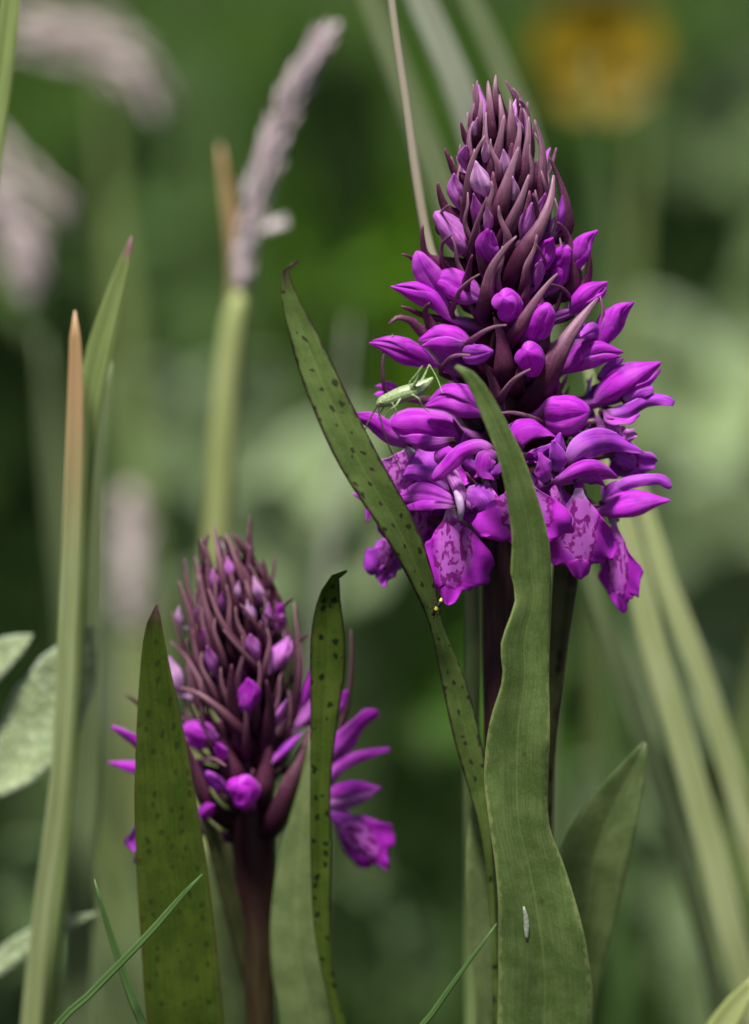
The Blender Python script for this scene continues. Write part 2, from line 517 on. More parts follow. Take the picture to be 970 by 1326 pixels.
def tube_geo(pts, radii, ns=10, nv=None, lobes=None, flat=1.0, hint=(0, -1, 0.2), ph=0.0, raw=False):
    pts = np.asarray(pts, float)
    if nv is None:
        nv = max(4, 4 * (len(pts) - 1) + 1)
    if raw:
        C, Rr = pts, np.asarray(radii, float)
        nv = len(pts)
    else:
        q = spline(np.c_[pts, np.asarray(radii, float)], nv)
        C, Rr = q[:, :3], np.maximum(q[:, 3], 0.15)
    T = nrm(np.gradient(C, axis=0))
    H = np.broadcast_to(np.asarray(hint, float), C.shape)
    N = nrm(H - (H * T).sum(1, keepdims=True) * T)
    S = np.cross(T, N)
    th = np.linspace(0, 2 * math.pi, ns, endpoint=False)
    rr = np.ones((nv, ns))
    if lobes:                                # overlapping sepals: a groove and a small step at each seam
        nl, am = lobes
        sec = ((th + ph) * nl / (2 * math.pi)) % 1.0
        rr = rr * (1 + am * (0.5 * sec - 0.25) + am * 0.5 * np.sin(sec * math.pi) ** 0.6 + am * 0.55 * (1 - np.abs(2 * sec - 1)) ** 1.3 - am * 0.55)[None, :]
        tw = np.linspace(0, 1, nv)[:, None]
        rr = rr * (1 + 0.05 * np.sin(3 * tw * 3.1 + th[None, :] * 2 + ph))
    V = C[:, None] + (S[:, None] * np.cos(th)[None, :, None] + N[:, None] * (np.sin(th) * flat)[None, :, None]) * (Rr[:, None] * rr)[:, :, None]
    ln = np.r_[0, np.cumsum(np.linalg.norm(np.diff(C, axis=0), axis=1))]
    uv = np.stack(np.broadcast_arrays((th / (2 * math.pi))[None, :], (ln / max(ln[-1], 1e-6))[:, None]), -1).reshape(-1, 2)
    # metric: triangle wave round the tube, so that no seam shows
    tri = np.abs(th / math.pi - 1)
    um = np.stack(np.broadcast_arrays(tri[None, :] * math.pi * np.mean(Rr) * 0.1, (ln * 0.1)[:, None]), -1).reshape(-1, 2)
    F = []
    for i in range(nv - 1):
        for j in range(ns):
            a, b = i * ns + j, i * ns + (j + 1) % ns
            F.append((a, b, b + ns, a + ns))
    V = V.reshape(-1, 3)
    V = np.vstack([V, C[:1], C[-1:]])
    n = nv * ns
    for j in range(ns):
        F.append((n, (j + 1) % ns, j))
        F.append((n + 1, (nv - 1) * ns + j, (nv - 1) * ns + (j + 1) % ns))
    uv = np.vstack([uv, [[0.5, 0]], [[0.5, 1]]])
    um = np.vstack([um, [[0, 0]], [[0, ln[-1] * 0.1]]])
    return V, F, uv, um


# ------------------------------------------------------------------ ground
gm = NB('ground_soil')
tcn = gm.n('TexCoord').outputs['Object']
n1 = gm.noise(tcn, 9.0, 6)
n2 = gm.noise(tcn, 140.0, 4)
gc = gm.mix(gm.ss(n1, 0.4, 0.6), (0.020, 0.028, 0.010), (0.030, 0.024, 0.014))
gc = gm.mix(gm.math('MULTIPLY', gm.ss(n2, 0.5, 0.7), 0.6), gc, (0.035, 0.055, 0.014))
gm.finish(gc, 0.9, 0.2, 0, None, n2, 0.6, 0.004)
gx = np.array(sorted(set(np.r_[np.linspace(-15000, 15000, 31), [-4e6, -1e6, -2e5, -6e4, 6e4, 2e5, 1e6, 4e6]])))
gy = np.array(sorted(set(np.r_[np.linspace(-9000, 40000, 50), [-4e6, -1e6, -2e5, -5e4, 8e4, 2e5, 1e6, 4e6]])))
XX, YY = np.meshgrid(gx, gy)
ZZ = (np.sin(XX * 0.0011 + 1) * np.cos(YY * 0.0009) * 0.5 - 0.5) * 60 * np.exp(-(XX ** 2 + YY ** 2) / 8e8)
near = np.exp(-(XX ** 2 + YY ** 2) / 4e6)
ZZ = ZZ * (1 - near) - 2
nx = len(gx)
F = [(i * nx + j, i * nx + j + 1, (i + 1) * nx + j + 1, (i + 1) * nx + j) for i in range(len(gy) - 1) for j in range(nx - 1)]
go = mesh_obj('ground', np.stack([XX, YY, ZZ], -1).reshape(-1, 3), F, gm.m)
go['kind'] = 'structure'


# ------------------------------------------------------------------ orchids
class Spike:
    def __init__(self, axis, rad, y0):
        self.ax, self.rd, self.y0 = np.array(axis, float), np.array(rad, float), y0

    def xc(self, py):
        return np.interp(py, self.ax[:, 0], self.ax[:, 1])

    def R(self, py):
        return np.interp(py, self.rd[:, 0], self.rd[:, 1])

    def p(self, px, py, f, front=0.32):
        """Point seen at (px, py) lying f of the spike's radius away from its axis."""
        r = self.R(py)
        dx = px - self.xc(py)
        y = -math.sqrt(max((f * r) ** 2 - dx * dx, (front * r * min(1, f)) ** 2))
        return P(px, py, self.y0 + y)

    def axis(self, py):
        return P(self.xc(py), py, self.y0)

    def hint(self, px, py):
        dx = (px - self.xc(py)) / max(self.R(py), 1)
        dx = max(-1, min(1, dx))
        return (dx * 0.75, -1.0, 0.35)


LANCE = [(0, 0.55), (0.12, 0.82), (0.28, 1.0), (0.45, 0.86), (0.65, 0.56), (0.85, 0.30), (1, 0.10)]
THIN = [(0, 1.0), (0.3, 0.95), (0.6, 0.75), (0.85, 0.5), (1, 0.25)]
PET = [(0, 0.34), (0.15, 0.66), (0.33, 0.96), (0.45, 1.0), (0.62, 0.82), (0.80, 0.48), (0.93, 0.22), (1, 0.05)]


def bract(sp, par, pix, w, pale=0.9, f0=0.45, f1=1.04, mat='bract', prof=None, cup=0.42, thick=4.0):
    """pix: tip ... base in photograph pixels"""
    pix = list(pix)[::-1]
    n = len(pix)
    pts = []
    for i, (a, b) in enumerate(pix):
        t = i / (n - 1)
        pts.append(sp.p(a, b, f0 + (f1 - f0) * t ** 0.7))
    # root it on the axis
    a, b = pix[0]
    root = sp.axis(b + 14) * 0.75 + pts[0] * 0.25
    root[2] -= 6
    pts = [root] + pts
    pr = prof or (THIN if w < 9 else LANCE)
    w = w * (1.12 if w >= 9 else 1.0) * (1.45 if pale <= 0.1 and w < 20 else 1.0)
    return ribbon('bract', pts, w, M[mat], par, sp.hint(*pix[n // 2]), nu=9, nv=22, cup=cup, fold=0.12, thick=thick, prof=pr,
                  roll=[random.uniform(-14, 14), random.uniform(-14, 14)], color=(pale, pale, pale))


BUDP = np.array([[0, 0.30], [0.10, 0.55], [0.25, 0.86], [0.42, 1.0], [0.58, 0.90], [0.73, 0.60], [0.86, 0.32], [0.95, 0.18], [1, 0.06]])
BLUNT = np.array([[0, 0.40], [0.12, 0.75], [0.32, 0.98], [0.55, 1.0], [0.75, 0.86], [0.90, 0.58], [0.97, 0.32], [1, 0.06]])
MAG = (0.52, 0.028, 0.58)
LIL = (0.62, 0.20, 0.62)
PIN = (0.74, 0.44, 0.70)
VIO = (0.46, 0.060, 0.58)


def bud(sp, par, pix, w, colr=MAG, f0=0.55, f1=0.98, prof=None, blunt=False, front=0.32, lobe=0.34, name='bud', ph=None):
    """pix: tip ... base"""
    pix = list(pix)[::-1]
    n = len(pix)
    pts = [sp.p(a, b, f0 + (f1 - f0) * i / (n - 1), front) for i, (a, b) in enumerate(pix)]
    C = spline(np.array(pts), 19) if n > 2 else spline(np.array(pts), 19)
    pr = BLUNT if blunt else BUDP
    w = w * (0.95 if blunt else 0.93) * (1.22 if pix[-1][1] < 330 else 1.0)
    s = np.linspace(0, 1, 19)
    s = s ** 0.85 if blunt else s
    R = np.interp(s, pr[:, 0], pr[:, 1]) * w / 2
    a, b = pix[0]
    root = sp.axis(b + 16)
    neck = spline(np.array([root, root * 0.5 + C[0] * 0.5 + np.array([0, 0, -3]), C[0]]), 5)[:-1]
    C = np.vstack([neck, C])
    R = np.r_[np.array([0.9, 1.1, 1.15, 1.0]) * min(9.0, w * 0.30), R]
    V, Fc, uv, um = tube_geo(C, R, 36, lobes=(3, lobe), hint=sp.hint(*pix[n // 2]), ph=random.uniform(0, 6.28) if ph is None else ph, raw=True)
    # uv along: neck 0..0.12, bud 0.12..1
    m = len(C)
    vv = np.r_[np.linspace(0, 0.10, 4), np.linspace(0.14, 1, m - 4)]
    uv[:m * 36, 1] = np.repeat(vv, 36)
    c = np.array(colr) * random.uniform(0.88, 1.1)
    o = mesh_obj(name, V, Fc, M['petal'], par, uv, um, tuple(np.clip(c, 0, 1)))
    if name == 'bud' and not blunt and w > 26 and pix[0][1] > 330:
        B = C[4:]
        Tn = nrm(B[-1] - B[0])
        h = np.array(sp.hint(*pix[n // 2]))
        Sd = nrm(np.cross(Tn, h))
        for sg in (random.choice((1, -1)),):
            q = [B[1] + h * w * 0.16, B[6] + Sd * sg * w * 0.26 + h * w * 0.34, B[12] + Sd * sg * w * 0.34 + h * w * 0.22,
                 B[-1] - Tn * w * 0.12 + Sd * sg * w * random.uniform(0.06, 0.2)]
            ribbon('sepal', q, w * random.uniform(0.5, 0.66), M['petal'], par, tuple(nrm(h) + Sd * sg * 0.7), nu=9, nv=20, cup=0.12, fold=0.25, thick=1.4, prof=PET,
                   wave=(w * 0.03, 1.5, random.uniform(0, 6)), color=tuple(np.clip(c * random.uniform(0.9, 1.12), 0, 1)))
    return o


def petal(sp, par, pix, w, name='sepal', colr=MAG, cup=0.45, f=(0.6, 1.0), roll=None, prof=None, fold=0.0, front=0.32, wave=None, dy=0.0, thick=1.5):
    """pix: base ... tip"""
    n = len(pix)
    pts = [sp.p(a, b, f[0] + (f[1] - f[0]) * i / (n - 1), front) + np.array([0, dy, 0]) for i, (a, b) in enumerate(pix)]
    c = np.clip(np.array(colr) * random.uniform(0.9, 1.1), 0, 1)
    cup = cup * 0.30
    fold = fold + 0.34
    w = w * 1.12
    roll = np.atleast_1d(0.0 if roll is None else roll) * 1.25 + np.array([random.uniform(-15, 15), random.uniform(-28, 28)])
    wave = wave or (w * 0.085, 1.6, random.uniform(0, 6.3))
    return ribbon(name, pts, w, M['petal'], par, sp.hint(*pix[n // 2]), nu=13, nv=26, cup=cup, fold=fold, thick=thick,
                  prof=prof or PET, roll=roll, color=tuple(c), wave=wave)


LIPC = np.array([[0.10, 0.0], [0.15, 0.07], [0.30, 0.17], [0.56, 0.29], [0.82, 0.43], [1.0, 0.60], [0.99, 0.73], [0.80, 0.81],
                 [0.55, 0.845], [0.36, 0.85], [0.24, 0.90], [0.14, 0.97], [0.0, 1.0]])


def lip(sp, par, throat, tip, w, f=(0.8, 0.95), colr=MAG, yaw=0.0, back=0.55, sl=1.0, sr=1.0, ripple=3.0, seed=0, dy=0.0, tilt=0.0):
    """Three-lobed lip hanging from the throat pixel to the tip pixel."""
    A = sp.p(throat[0], throat[1], f[0]) + np.array([0, dy, 0])
    B = sp.p(tip[0], tip[1], f[1]) + np.array([0, dy + tilt, 0])
    h = np.array([math.sin(math.radians(yaw)), -math.cos(math.radians(yaw)), 0.15])
    return lip3(par, A, B, h, w, colr, back, sl, sr, ripple, seed)


def lip3(par, A, B, h, w, colr=MAG, back=0.55, sl=1.0, sr=1.0, ripple=3.0, seed=0):
    L = np.linalg.norm(B - A)
    Y = (B - A) / L
    N = h - (h @ Y) * Y
    N /= np.linalg.norm(N)
    X = np.cross(N, Y)
    if X[0] < 0 and h[1] < -0.17:
        X = -X
    nv, nu = 34, 25
    t = np.linspace(0, 1, len(LIPC))
    tt = np.linspace(0, 1, nv)
    q = spline(np.c_[LIPC, np.zeros(len(LIPC))], nv)
    rs = np.random.default_rng(100 + seed)
    ph = rs.uniform(0, 6.28, 6)
    cx, cy = q[:, 0].copy(), q[:, 1].copy()
    # crenate margin
    cren = 0.045 * np.sin(tt * 34 + ph[0]) + 0.035 * np.sin(tt * 63 + ph[1])
    m = np.clip((tt - 0.2) * 5, 0, 1) * np.clip((0.97 - tt) * 12, 0, 1)
    u = np.linspace(-1, 1, nu)
    Pt = np.zeros((nv, nu, 3))
    UV = np.zeros((nv, nu, 2))
    for j, uj in enumerate(u):
        sc = sl if uj < 0 else sr
        au = abs(uj)
        ex = cx * (1 + cren * m * (1 if uj > 0 else -0.8))
        ey = cy + cren * m * 0.35
        spine = cy * (0.35 + 0.65 * cy)
        x = ex * au * np.sign(uj)
        y = spine + (ey - spine) * au ** 1.3
        hump = 0.05 * np.exp(-((x / 0.25) ** 2)) * np.sin(np.clip(y, 0, 1) * 3.1)
        z = -back * 0.40 * np.abs(x) ** 1.6 + hump - 0.10 * (y - 0.3) ** 2
        rip = 1.5 * ripple / L * au ** 2 * (np.sin(9 * y + 5 * x + ph[2]) + 0.6 * np.sin(19 * y - 7 * x + ph[3])) * np.clip(y * 3, 0, 1)
        Pt[:, j] = A + Y * (y * L)[:, None] + X * (x * w * 0.5 * sc)[:, None] + N * ((z * w * 0.5) + rip * L)[:, None]
        UV[:, j, 0] = x * 0.5 + 0.5
        UV[:, j, 1] = y
    uvn = UV.reshape(-1, 2)
    uvm = (UV * np.array([w, L]) * 0.1).reshape(-1, 2)
    V, Fc, a, b = solid_grid(Pt, 2.0, uvn, uvm)
    c = np.clip(np.array(colr) * rs.uniform(0.92, 1.08), 0, 1)
    return mesh_obj('lip', V, Fc, M['lip'], par, a, b, tuple(c))


def spur(sp, par, a, b, w, f=(0.75, 0.6), colr=VIO, white=False, name='spur', dy=4):
    p0, p1 = sp.p(*a, f[0]) + np.array([0, dy, 0]), sp.p(*b, f[1]) + np.array([0, dy * 2, 0])
    mid = (p0 + p1) / 2 + np.array([0, 4, 3])
    return tube(name, [p0, mid, p1], [w * 0.5, w * 0.52, w * 0.38], M['white_petal' if white else 'petal'], par, 10, 9, colr if not white else (1, 1, 1))


def ovary(sp, par, b, f=0.75, w=13):
    p1 = sp.p(*b, f) + np.array([0, 6, 0])
    p0 = sp.axis(b[1] + 40)
    mid = p0 * 0.45 + p1 * 0.55 + np.array([0, 0, 8])
    return tube('ovary', [p0, mid, p1], [w * 0.38, w * 0.55, w * 0.36], M['ovary'], par, 10, 9, (1, 1, 1))


# ---- the large orchid
BX = 655
big = thing('orchid', 'tall purple marsh orchid in full bloom with a green cricket on it', 'orchid', G(652, 0))
SB = Spike([(90, 643), (250, 652), (450, 662), (560, 660), (700, 652), (1326, 655)],
           [(90, 6), (110, 22), (150, 48), (200, 66), (250, 82), (300, 92), (350, 98), (400, 112), (450, 128), (520, 138), (600, 140), (700, 130), (800, 110)], 0.0)

tube('stem', [G(655, 30, -20), P(652, 1330, 20), P(650, 1000, 5), P(646, 760, 0), P(652, 600, 0), P(660, 430, 0), P(652, 250, 0), P(645, 140, 0), P(643, 112, 0)],
     [30, 27, 24, 22, 26, 30, 24, 12, 2], M['stem_maroon'], big, 16, 50, (1, 1, 1))

big_bracts = [
    ([(642, 97), (641, 118), (645, 150)], 11, 0.9), ([(618, 104), (618, 125), (618, 158)], 9, 0.7), ([(632, 105), (634, 130), (637, 182)], 16, 0.9),
    ([(654, 104), (664, 122), (672, 152)], 9, 0.3), ([(672, 128), (679, 140), (682, 172)], 11, 0.9), ([(624, 126), (622, 150), (619, 192)], 14, 0.9),
    ([(653, 149), (648, 180), (637, 236)], 19, 0.9), ([(661, 129), (662, 160), (662, 204)], 20, 0.75), ([(685, 151), (683, 190), (674, 245)], 18, 0.9),
    ([(692, 155), (701, 190), (702, 230), (698, 278)], 19, 0.95), ([(597, 157), (600, 168), (606, 184)], 9, 0.0), ([(576, 192), (582, 206), (592, 226)], 10, 0.0),
    ([(628, 175), (610, 215), (605, 255), (607, 300)], 15, 0.85), ([(672, 190), (662, 220), (650, 262), (642, 296)], 25, 0.85),
    ([(685, 226), (676, 255), (664, 285), (650, 318)], 21, 0.85), ([(717, 227), (712, 262), (698, 295), (677, 330), (663, 364)], 26, 1.0),
    ([(710, 202), (724, 235), (734, 268), (733, 300)], 12, 0.1), ([(567, 235), (570, 250), (582, 274)], 14, 0.0), ([(582, 265), (570, 280), (568, 300)], 6, 0.6),
    ([(586, 304), (573, 318), (572, 332), (578, 350)], 7, 0.3), ([(631, 255), (620, 285), (612, 315), (612, 342)], 13, 0.5),
    ([(548, 291), (548, 308), (556, 334)], 14, 0.0), ([(520, 329), (530, 332), (546, 342)], 9, 0.0),
    ([(669, 306), (652, 325), (636, 352), (630, 385), (628, 410)], 22, 0.75), ([(621, 355), (604, 368), (592, 385), (586, 415)], 10, 0.7),
    ([(557, 392), (552, 404), (566, 428)], 18, 0.0), ([(519, 397), (530, 400), (548, 408)], 8, 0.0), ([(503, 421), (514, 412), (530, 414), (552, 432)], 16, 0.1),
    ([(656, 421), (640, 424), (622, 433), (604, 456)], 11, 0.75), ([(509, 433), (502, 445), (497, 465), (497, 488), (502, 508)], 7, 0.5),
    ([(609, 460), (592, 461), (580, 468), (572, 484)], 8, 0.7), ([(694, 317), (702, 332), (710, 360)], 5, 0.5),
    ([(722, 288), (733, 305), (740, 330), (742, 372)], 15, 0.1), ([(761, 322), (763, 340), (756, 368)], 14, 0.0),
    ([(722, 354), (708, 370), (692, 392), (672, 425), (660, 445)], 20, 0.7), ([(714, 368), (728, 374), (738, 388), (742, 408)], 6, 0.2),
    ([(774, 386), (757, 407), (740, 430), (718, 468), (695, 515)], 32, 0.95), ([(777, 383), (780, 408), (771, 448)], 13, 0.7),
    ([(687, 478), (668, 490), (656, 504), (645, 526)], 12, 0.85), ([(646, 535), (664, 535), (684, 540), (710, 556)], 10, 0.7),
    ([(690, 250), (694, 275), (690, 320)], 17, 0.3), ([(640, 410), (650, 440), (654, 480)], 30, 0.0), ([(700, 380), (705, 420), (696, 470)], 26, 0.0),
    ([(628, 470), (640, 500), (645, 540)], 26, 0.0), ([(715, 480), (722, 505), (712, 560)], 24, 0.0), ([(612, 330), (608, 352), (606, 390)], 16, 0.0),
]
for pix, wd, pale in big_bracts:
    bract(SB, big, pix, wd, pale, f1=0.62 if wd >= 24 and pale == 0 else 1.04)

big_buds = [
    ([(604, 188), (602, 204), (606, 222)], 15, LIL, False), ([(588, 224), (588, 244), (596, 270)], 19, LIL, False), ([(616, 208), (622, 232), (632, 256)], 22, PIN, False),
    ([(652, 193), (655, 212), (656, 232)], 14, PIN, False), ([(629, 182), (630, 196), (632, 212)], 13, PIN, False), ([(689, 262), (684, 284), (676, 312)], 17, LIL, False),
    ([(563, 274), (580, 294), (606, 324)], 27, LIL, True), ([(571, 292), (586, 305), (604, 326)], 22, LIL, True), ([(631, 296), (630, 314), (642, 342)], 24, MAG, False),
    ([(716, 308), (708, 322), (690, 360)], 24, MAG, False), ([(733, 322), (726, 338), (720, 370)], 28, MAG, True),
    ([(728, 250), (729, 274), (722, 300)], 14, VIO, False), ([(664, 228), (666, 247), (664, 270)], 13, PIN, False), ([(613, 250), (616, 268), (618, 290)], 13, LIL, False),
    ([(630, 268), (632, 284), (632, 302)], 12, PIN, False), ([(667, 148), (670, 162), (676, 182)], 11, PIN, False), ([(618, 152), (616, 166), (616, 184)], 10, PIN, False),
    ([(774, 298), (758, 314), (742, 352)], 24, MAG, False), ([(539, 325), (552, 350), (572, 380)], 27, MAG, True), ([(562, 362), (582, 366), (618, 384)], 40, MAG, True),
    ([(506, 371), (532, 378), (560, 386), (586, 414)], 31, MAG, False), ([(542, 441), (572, 435), (612, 450)], 39, MAG, False), ([(478, 444), (508, 450), (536, 458), (566, 472)], 33, MAG, False),
    ([(652, 386), (656, 392), (662, 408)], 36, MAG, True), ([(683, 455), (687, 462), (690, 478)], 38, MAG, True), ([(787, 365), (764, 378), (738, 404)], 34, MAG, False),
    ([(712, 396), (701, 412), (690, 436)], 36, MAG, True), ([(821, 391), (796, 412), (776, 450)], 34, MAG, False), ([(752, 436), (766, 428), (780, 440)], 22, VIO, False),
    ([(807, 456), (770, 455), (728, 480)], 38, MAG, False), ([(856, 469), (810, 494), (770, 522)], 46, MAG, False), ([(762, 533), (736, 535), (704, 536)], 52, MAG, True),
    ([(550, 526), (590, 518), (632, 534)], 42, MAG, False), ([(502, 549), (546, 552), (594, 562)], 52, MAG, True), ([(636, 455), (622, 458), (604, 460)], 26, VIO, True),
    ([(668, 128), (664, 146), (662, 168)], 10, PIN, False), ([(706, 250), (704, 268), (700, 292)], 14, LIL, False), ([(700, 336), (698, 350), (694, 372)], 16, LIL, False),
]
for pix, wd, cc, bl in big_buds:
    bud(SB, big, pix, wd, cc, blunt=bl, f0=0.5, f1=0.94 if pix[0][1] > 330 else 0.95)

# the far side of the spike, grown by a spiral rule
for i in range(46):
    t = i / 45
    py = 150 + 480 * t
    az = i * 2.39996
    if math.sin(az) < 0.1:
        continue
    R = SB.R(py)
    xc = SB.xc(py)
    base = SB.axis(py + 40)
    rad = np.array([math.cos(az), math.sin(az), 0])
    lift = 60 - 45 * t
    a = base + rad * R * 0.35 + np.array([0, 0, 12])
    m_ = base + rad * R * 0.75 + np.array([0, 0, 26 + lift * 0.4])
    e = base + rad * R * 0.92 + np.array([0, 0, 30 + lift])
    ribbon('bract', [base, a, m_, e], 18, M['bract'], big, tuple(rad + [0, 0, 0.3]), cup=0.4, thick=4, prof=LANCE, color=(0.5,) * 3)
    C = spline(np.array([a + [0, 0, 10], m_ * 0.6 + a * 0.4 + [0, 0, 16], e - rad * 8]), 15)
    Rr = np.interp(np.linspace(0, 1, 15), BUDP[:, 0], BUDP[:, 1]) * (9 + 9 * t)
    V, Fc, uv, um = tube_geo(np.vstack([base, C]), np.r_[4, Rr], 14, lobes=(3, 0.1), raw=True)
    mesh_obj('bud', V, Fc, M['petal'], big, uv, um, MAG if t > 0.3 else LIL)


def inner_fill(sp, plant, py0, py1, n, mat):
    """short dark inner bracts and ovaries packed round the axis"""
    for i in range(n):
        t = i / (n - 1)
        py = py0 + (py1 - py0) * t
        az = i * 2.39996 + 0.7
        R = sp.R(py)
        base = sp.axis(py + 50)
        rad = np.array([math.cos(az), math.sin(az), 0])
        a = base + rad * R * 0.34 + np.array([0, 0, 14])
        m_ = base + rad * R * 0.52 + np.array([0, 0, 34])
        e = base + rad * R * 0.62 + np.array([0, 0, 78 - 30 * t])
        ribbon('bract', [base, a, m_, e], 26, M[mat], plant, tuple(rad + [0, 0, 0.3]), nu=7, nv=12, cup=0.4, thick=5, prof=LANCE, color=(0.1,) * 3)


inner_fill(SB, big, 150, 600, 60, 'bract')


def dense_bracts(sp, plant, py0, py1, n, w, ln, mat, k=0.86, ph=0.0):
    """slim bracts overlapping all round the cone"""
    for i in range(n):
        t = i / (n - 1)
        py = py0 + (py1 - py0) * t + random.uniform(-6, 6)
        az = i * 2.39996 + ph
        rad = np.array([math.cos(az), math.sin(az), 0])
        l = ln * random.uniform(0.85, 1.15)
        sw = random.uniform(-0.16, 0.16)
        rd2 = np.array([math.cos(az + sw), math.sin(az + sw), 0])
        b0 = sp.axis(py + l + 12) + rad * 6
        a = sp.axis(py + l) + rad * sp.R(py + l) * k * 0.62
        m_ = sp.axis(py + l * 0.55) + rad * sp.R(py + l * 0.55) * k * 0.90
        m2 = sp.axis(py + l * 0.22) + rd2 * sp.R(py + l * 0.22) * k
        e = sp.axis(py) + rd2 * (sp.R(py) * k + random.uniform(-2, 8))
        p_ = random.uniform(0.55, 1.0)
        ribbon('bract', [b0, a, m_, m2, e], w * random.uniform(0.85, 1.15), M[mat], plant, tuple(rad + [0, 0, 0.3]), nu=7, nv=18, cup=0.42, fold=0.1, thick=3.5,
               prof=LANCE, roll=[random.uniform(-10, 10), random.uniform(-20, 20)], color=(p_,) * 3)


dense_bracts(SB, big, 112, 315, 50, 17, 70, 'bract', 0.80)


def flower(sp, plant, at):
    return part_root('flower', plant, sp.p(*at, 0.7))


# flower with the marked lip at the front left
f = flower(SB, big, (590, 650))
bud(SB, f, [(504, 649), (528, 643), (556, 641), (592, 650)], 32, MAG, 0.8, 1.1, name='hood', ph=0.6)
petal(SB, f, [(592, 657), (565, 654), (535, 656), (512, 660)], 13, 'petal', MAG, 0.5, (0.95, 1.14), roll=[-10, -25])
petal(SB, f, [(590, 640), (560, 618), (530, 612), (506, 624)], 27, 'sepal', VIO, 0.5, (0.8, 1.0), roll=[15, 20])
lip(SB, f, (582, 656), (580, 784), 126, (0.92, 1.06), MAG, yaw=14, back=0.45, sl=0.55, sr=1.0, ripple=3, seed=1)
tube('column', [SB.p(596, 674, 1.03), SB.p(597, 662, 1.05), SB.p(595, 648, 1.03), SB.p(590, 636, 0.96)], [1.5, 4.5, 5.5, 3], M['white_petal'], f, 10, 14, (0.9, 0.75, 0.92))
tube('spur', [SB.p(597, 655, 0.92), SB.p(596, 640, 0.9), SB.p(585, 612, 0.8)], [6, 8, 9], M['petal'], f, 10, 9, LIL)
ovary(SB, f, (592, 634))

# flower behind the wavy leaf
f = flower(SB, big, (676, 620))
petal(SB, f, [(664, 592), (668, 566), (690, 556), (721, 567)], 34, 'sepal', MAG, 0.75, (0.85, 1.05), roll=[20, 35])
petal(SB, f, [(640, 588), (622, 578), (600, 584), (580, 603), (560, 622)], 19, 'sepal', MAG, 0.35, (0.9, 1.1), prof=[(0, .7), (.3, .9), (.6, 1), (.9, .75), (1, .3)])
petal(SB, f, [(640, 600), (632, 590), (628, 612), (640, 622)], 24, 'petal', MAG, 0.5, (0.9, 1.0))
petal(SB, f, [(708, 626), (704, 606), (698, 586)], 25, 'petal', MAG, 0.3, (0.95, 1.02))
petal(SB, f, [(716, 612), (722, 596), (716, 570)], 22, 'petal', VIO, 0.4, (0.8, 0.9))
lip(SB, f, (678, 618), (680, 716), 126, (0.96, 1.04), MAG, yaw=0, back=0.6, ripple=3.5, seed=2)
ovary(SB, f, (678, 590))

# flower with a broad lip right of the wavy leaf
f = flower(SB, big, (745, 628))
bud(SB, f, [(800, 619), (780, 611), (752, 609), (720, 624)], 34, MAG, 0.85, 1.12, name='hood', ph=1.4)
petal(SB, f, [(742, 622), (758, 618), (774, 622), (784, 630)], 18, 'petal', MAG, 0.4, (0.95, 1.1), roll=[-30, -50])
petal(SB, f, [(732, 606), (752, 580), (790, 572), (833, 586)], 34, 'sepal', VIO, 0.55, (0.85, 1.1), roll=[-10, -30])
petal(SB, f, [(730, 600), (722, 585), (726, 560)], 24, 'sepal', VIO, 0.4, (0.75, 0.85))
lip(SB, f, (750, 632), (752, 752), 112, (0.98, 1.08), MAG, yaw=-6, back=0.7, sl=0.98, sr=0.82, ripple=4, seed=3)
ovary(SB, f, (740, 615))

# flower at the right with a long pointed lip
f = flower(SB, big, (790, 655))
bud(SB, f, [(868, 648), (842, 650), (812, 655), (776, 664)], 36, MAG, 0.9, 1.25, name='hood', ph=2.2)
petal(SB, f, [(776, 652), (796, 644), (822, 640), (846, 644)], 13, 'petal', MAG, 0.5, (0.95, 1.2), roll=[20, 45])
petal(SB, f, [(786, 640), (812, 626), (842, 621), (858, 622), (869, 632)], 15, 'sepal', VIO, 0.3, (0.9, 1.2), prof=[(0, .6), (.3, 1), (.7, .9), (.92, .75), (1, .3)])
petal(SB, f, [(784, 650), (790, 640), (800, 632), (806, 640)], 26, 'petal', VIO, 0.4, (0.85, 0.95))
lip(SB, f, (796, 672), (806, 795), 92, (1.0, 1.15), MAG, yaw=-40, back=0.8, sl=0.9, sr=0.5, ripple=2.5, seed=4)
spur(SB, f, (796, 676), (788, 650), 14, (1.0, 0.9), white=True)
ovary(SB, f, (784, 655))

# flower behind it, half hidden
f = flower(SB, big, (800, 600))
lip(SB, f, (798, 572), (826, 632), 80, (0.97, 1.07), VIO, yaw=-50, back=0.6, seed=5, dy=35)
petal(SB, f, [(790, 590), (806, 596), (838, 612)], 20, 'sepal', VIO, 0.4, (0.9, 1.05), dy=30)
ovary(SB, f, (796, 588))

# flower under the right-hand bud
f = flower(SB, big, (792, 540))
petal(SB, f, [(782, 540), (808, 534), (838, 519), (858, 518), (873, 523)], 19, 'sepal', VIO, 0.4, (0.9, 1.2), roll=[-10, -20], prof=[(0, .8), (.3, 1), (.6, .8), (.9, .7), (1, .35)])
petal(SB, f, [(806, 520), (828, 508), (846, 504)], 19, 'petal', VIO, 0.5, (0.9, 1.1), prof=[(0, .7), (.5, 1), (.85, .8), (1, .4)])
petal(SB, f, [(776, 494), (790, 480), (809, 466)], 17, 'sepal', VIO, 0.4, (0.8, 0.95), dy=20)
petal(SB, f, [(776, 530), (788, 542), (812, 546), (828, 536)], 22, 'petal', MAG, 0.6, (0.9, 1.05), roll=[30, 40])
spur(SB, f, (790, 535), (786, 566), 30, (0.95, 0.95), LIL)
lip(SB, f, (794, 550), (812, 580), 40, (0.98, 1.02), LIL, yaw=-45, back=0.7, seed=6)
ovary(SB, f, (780, 545))

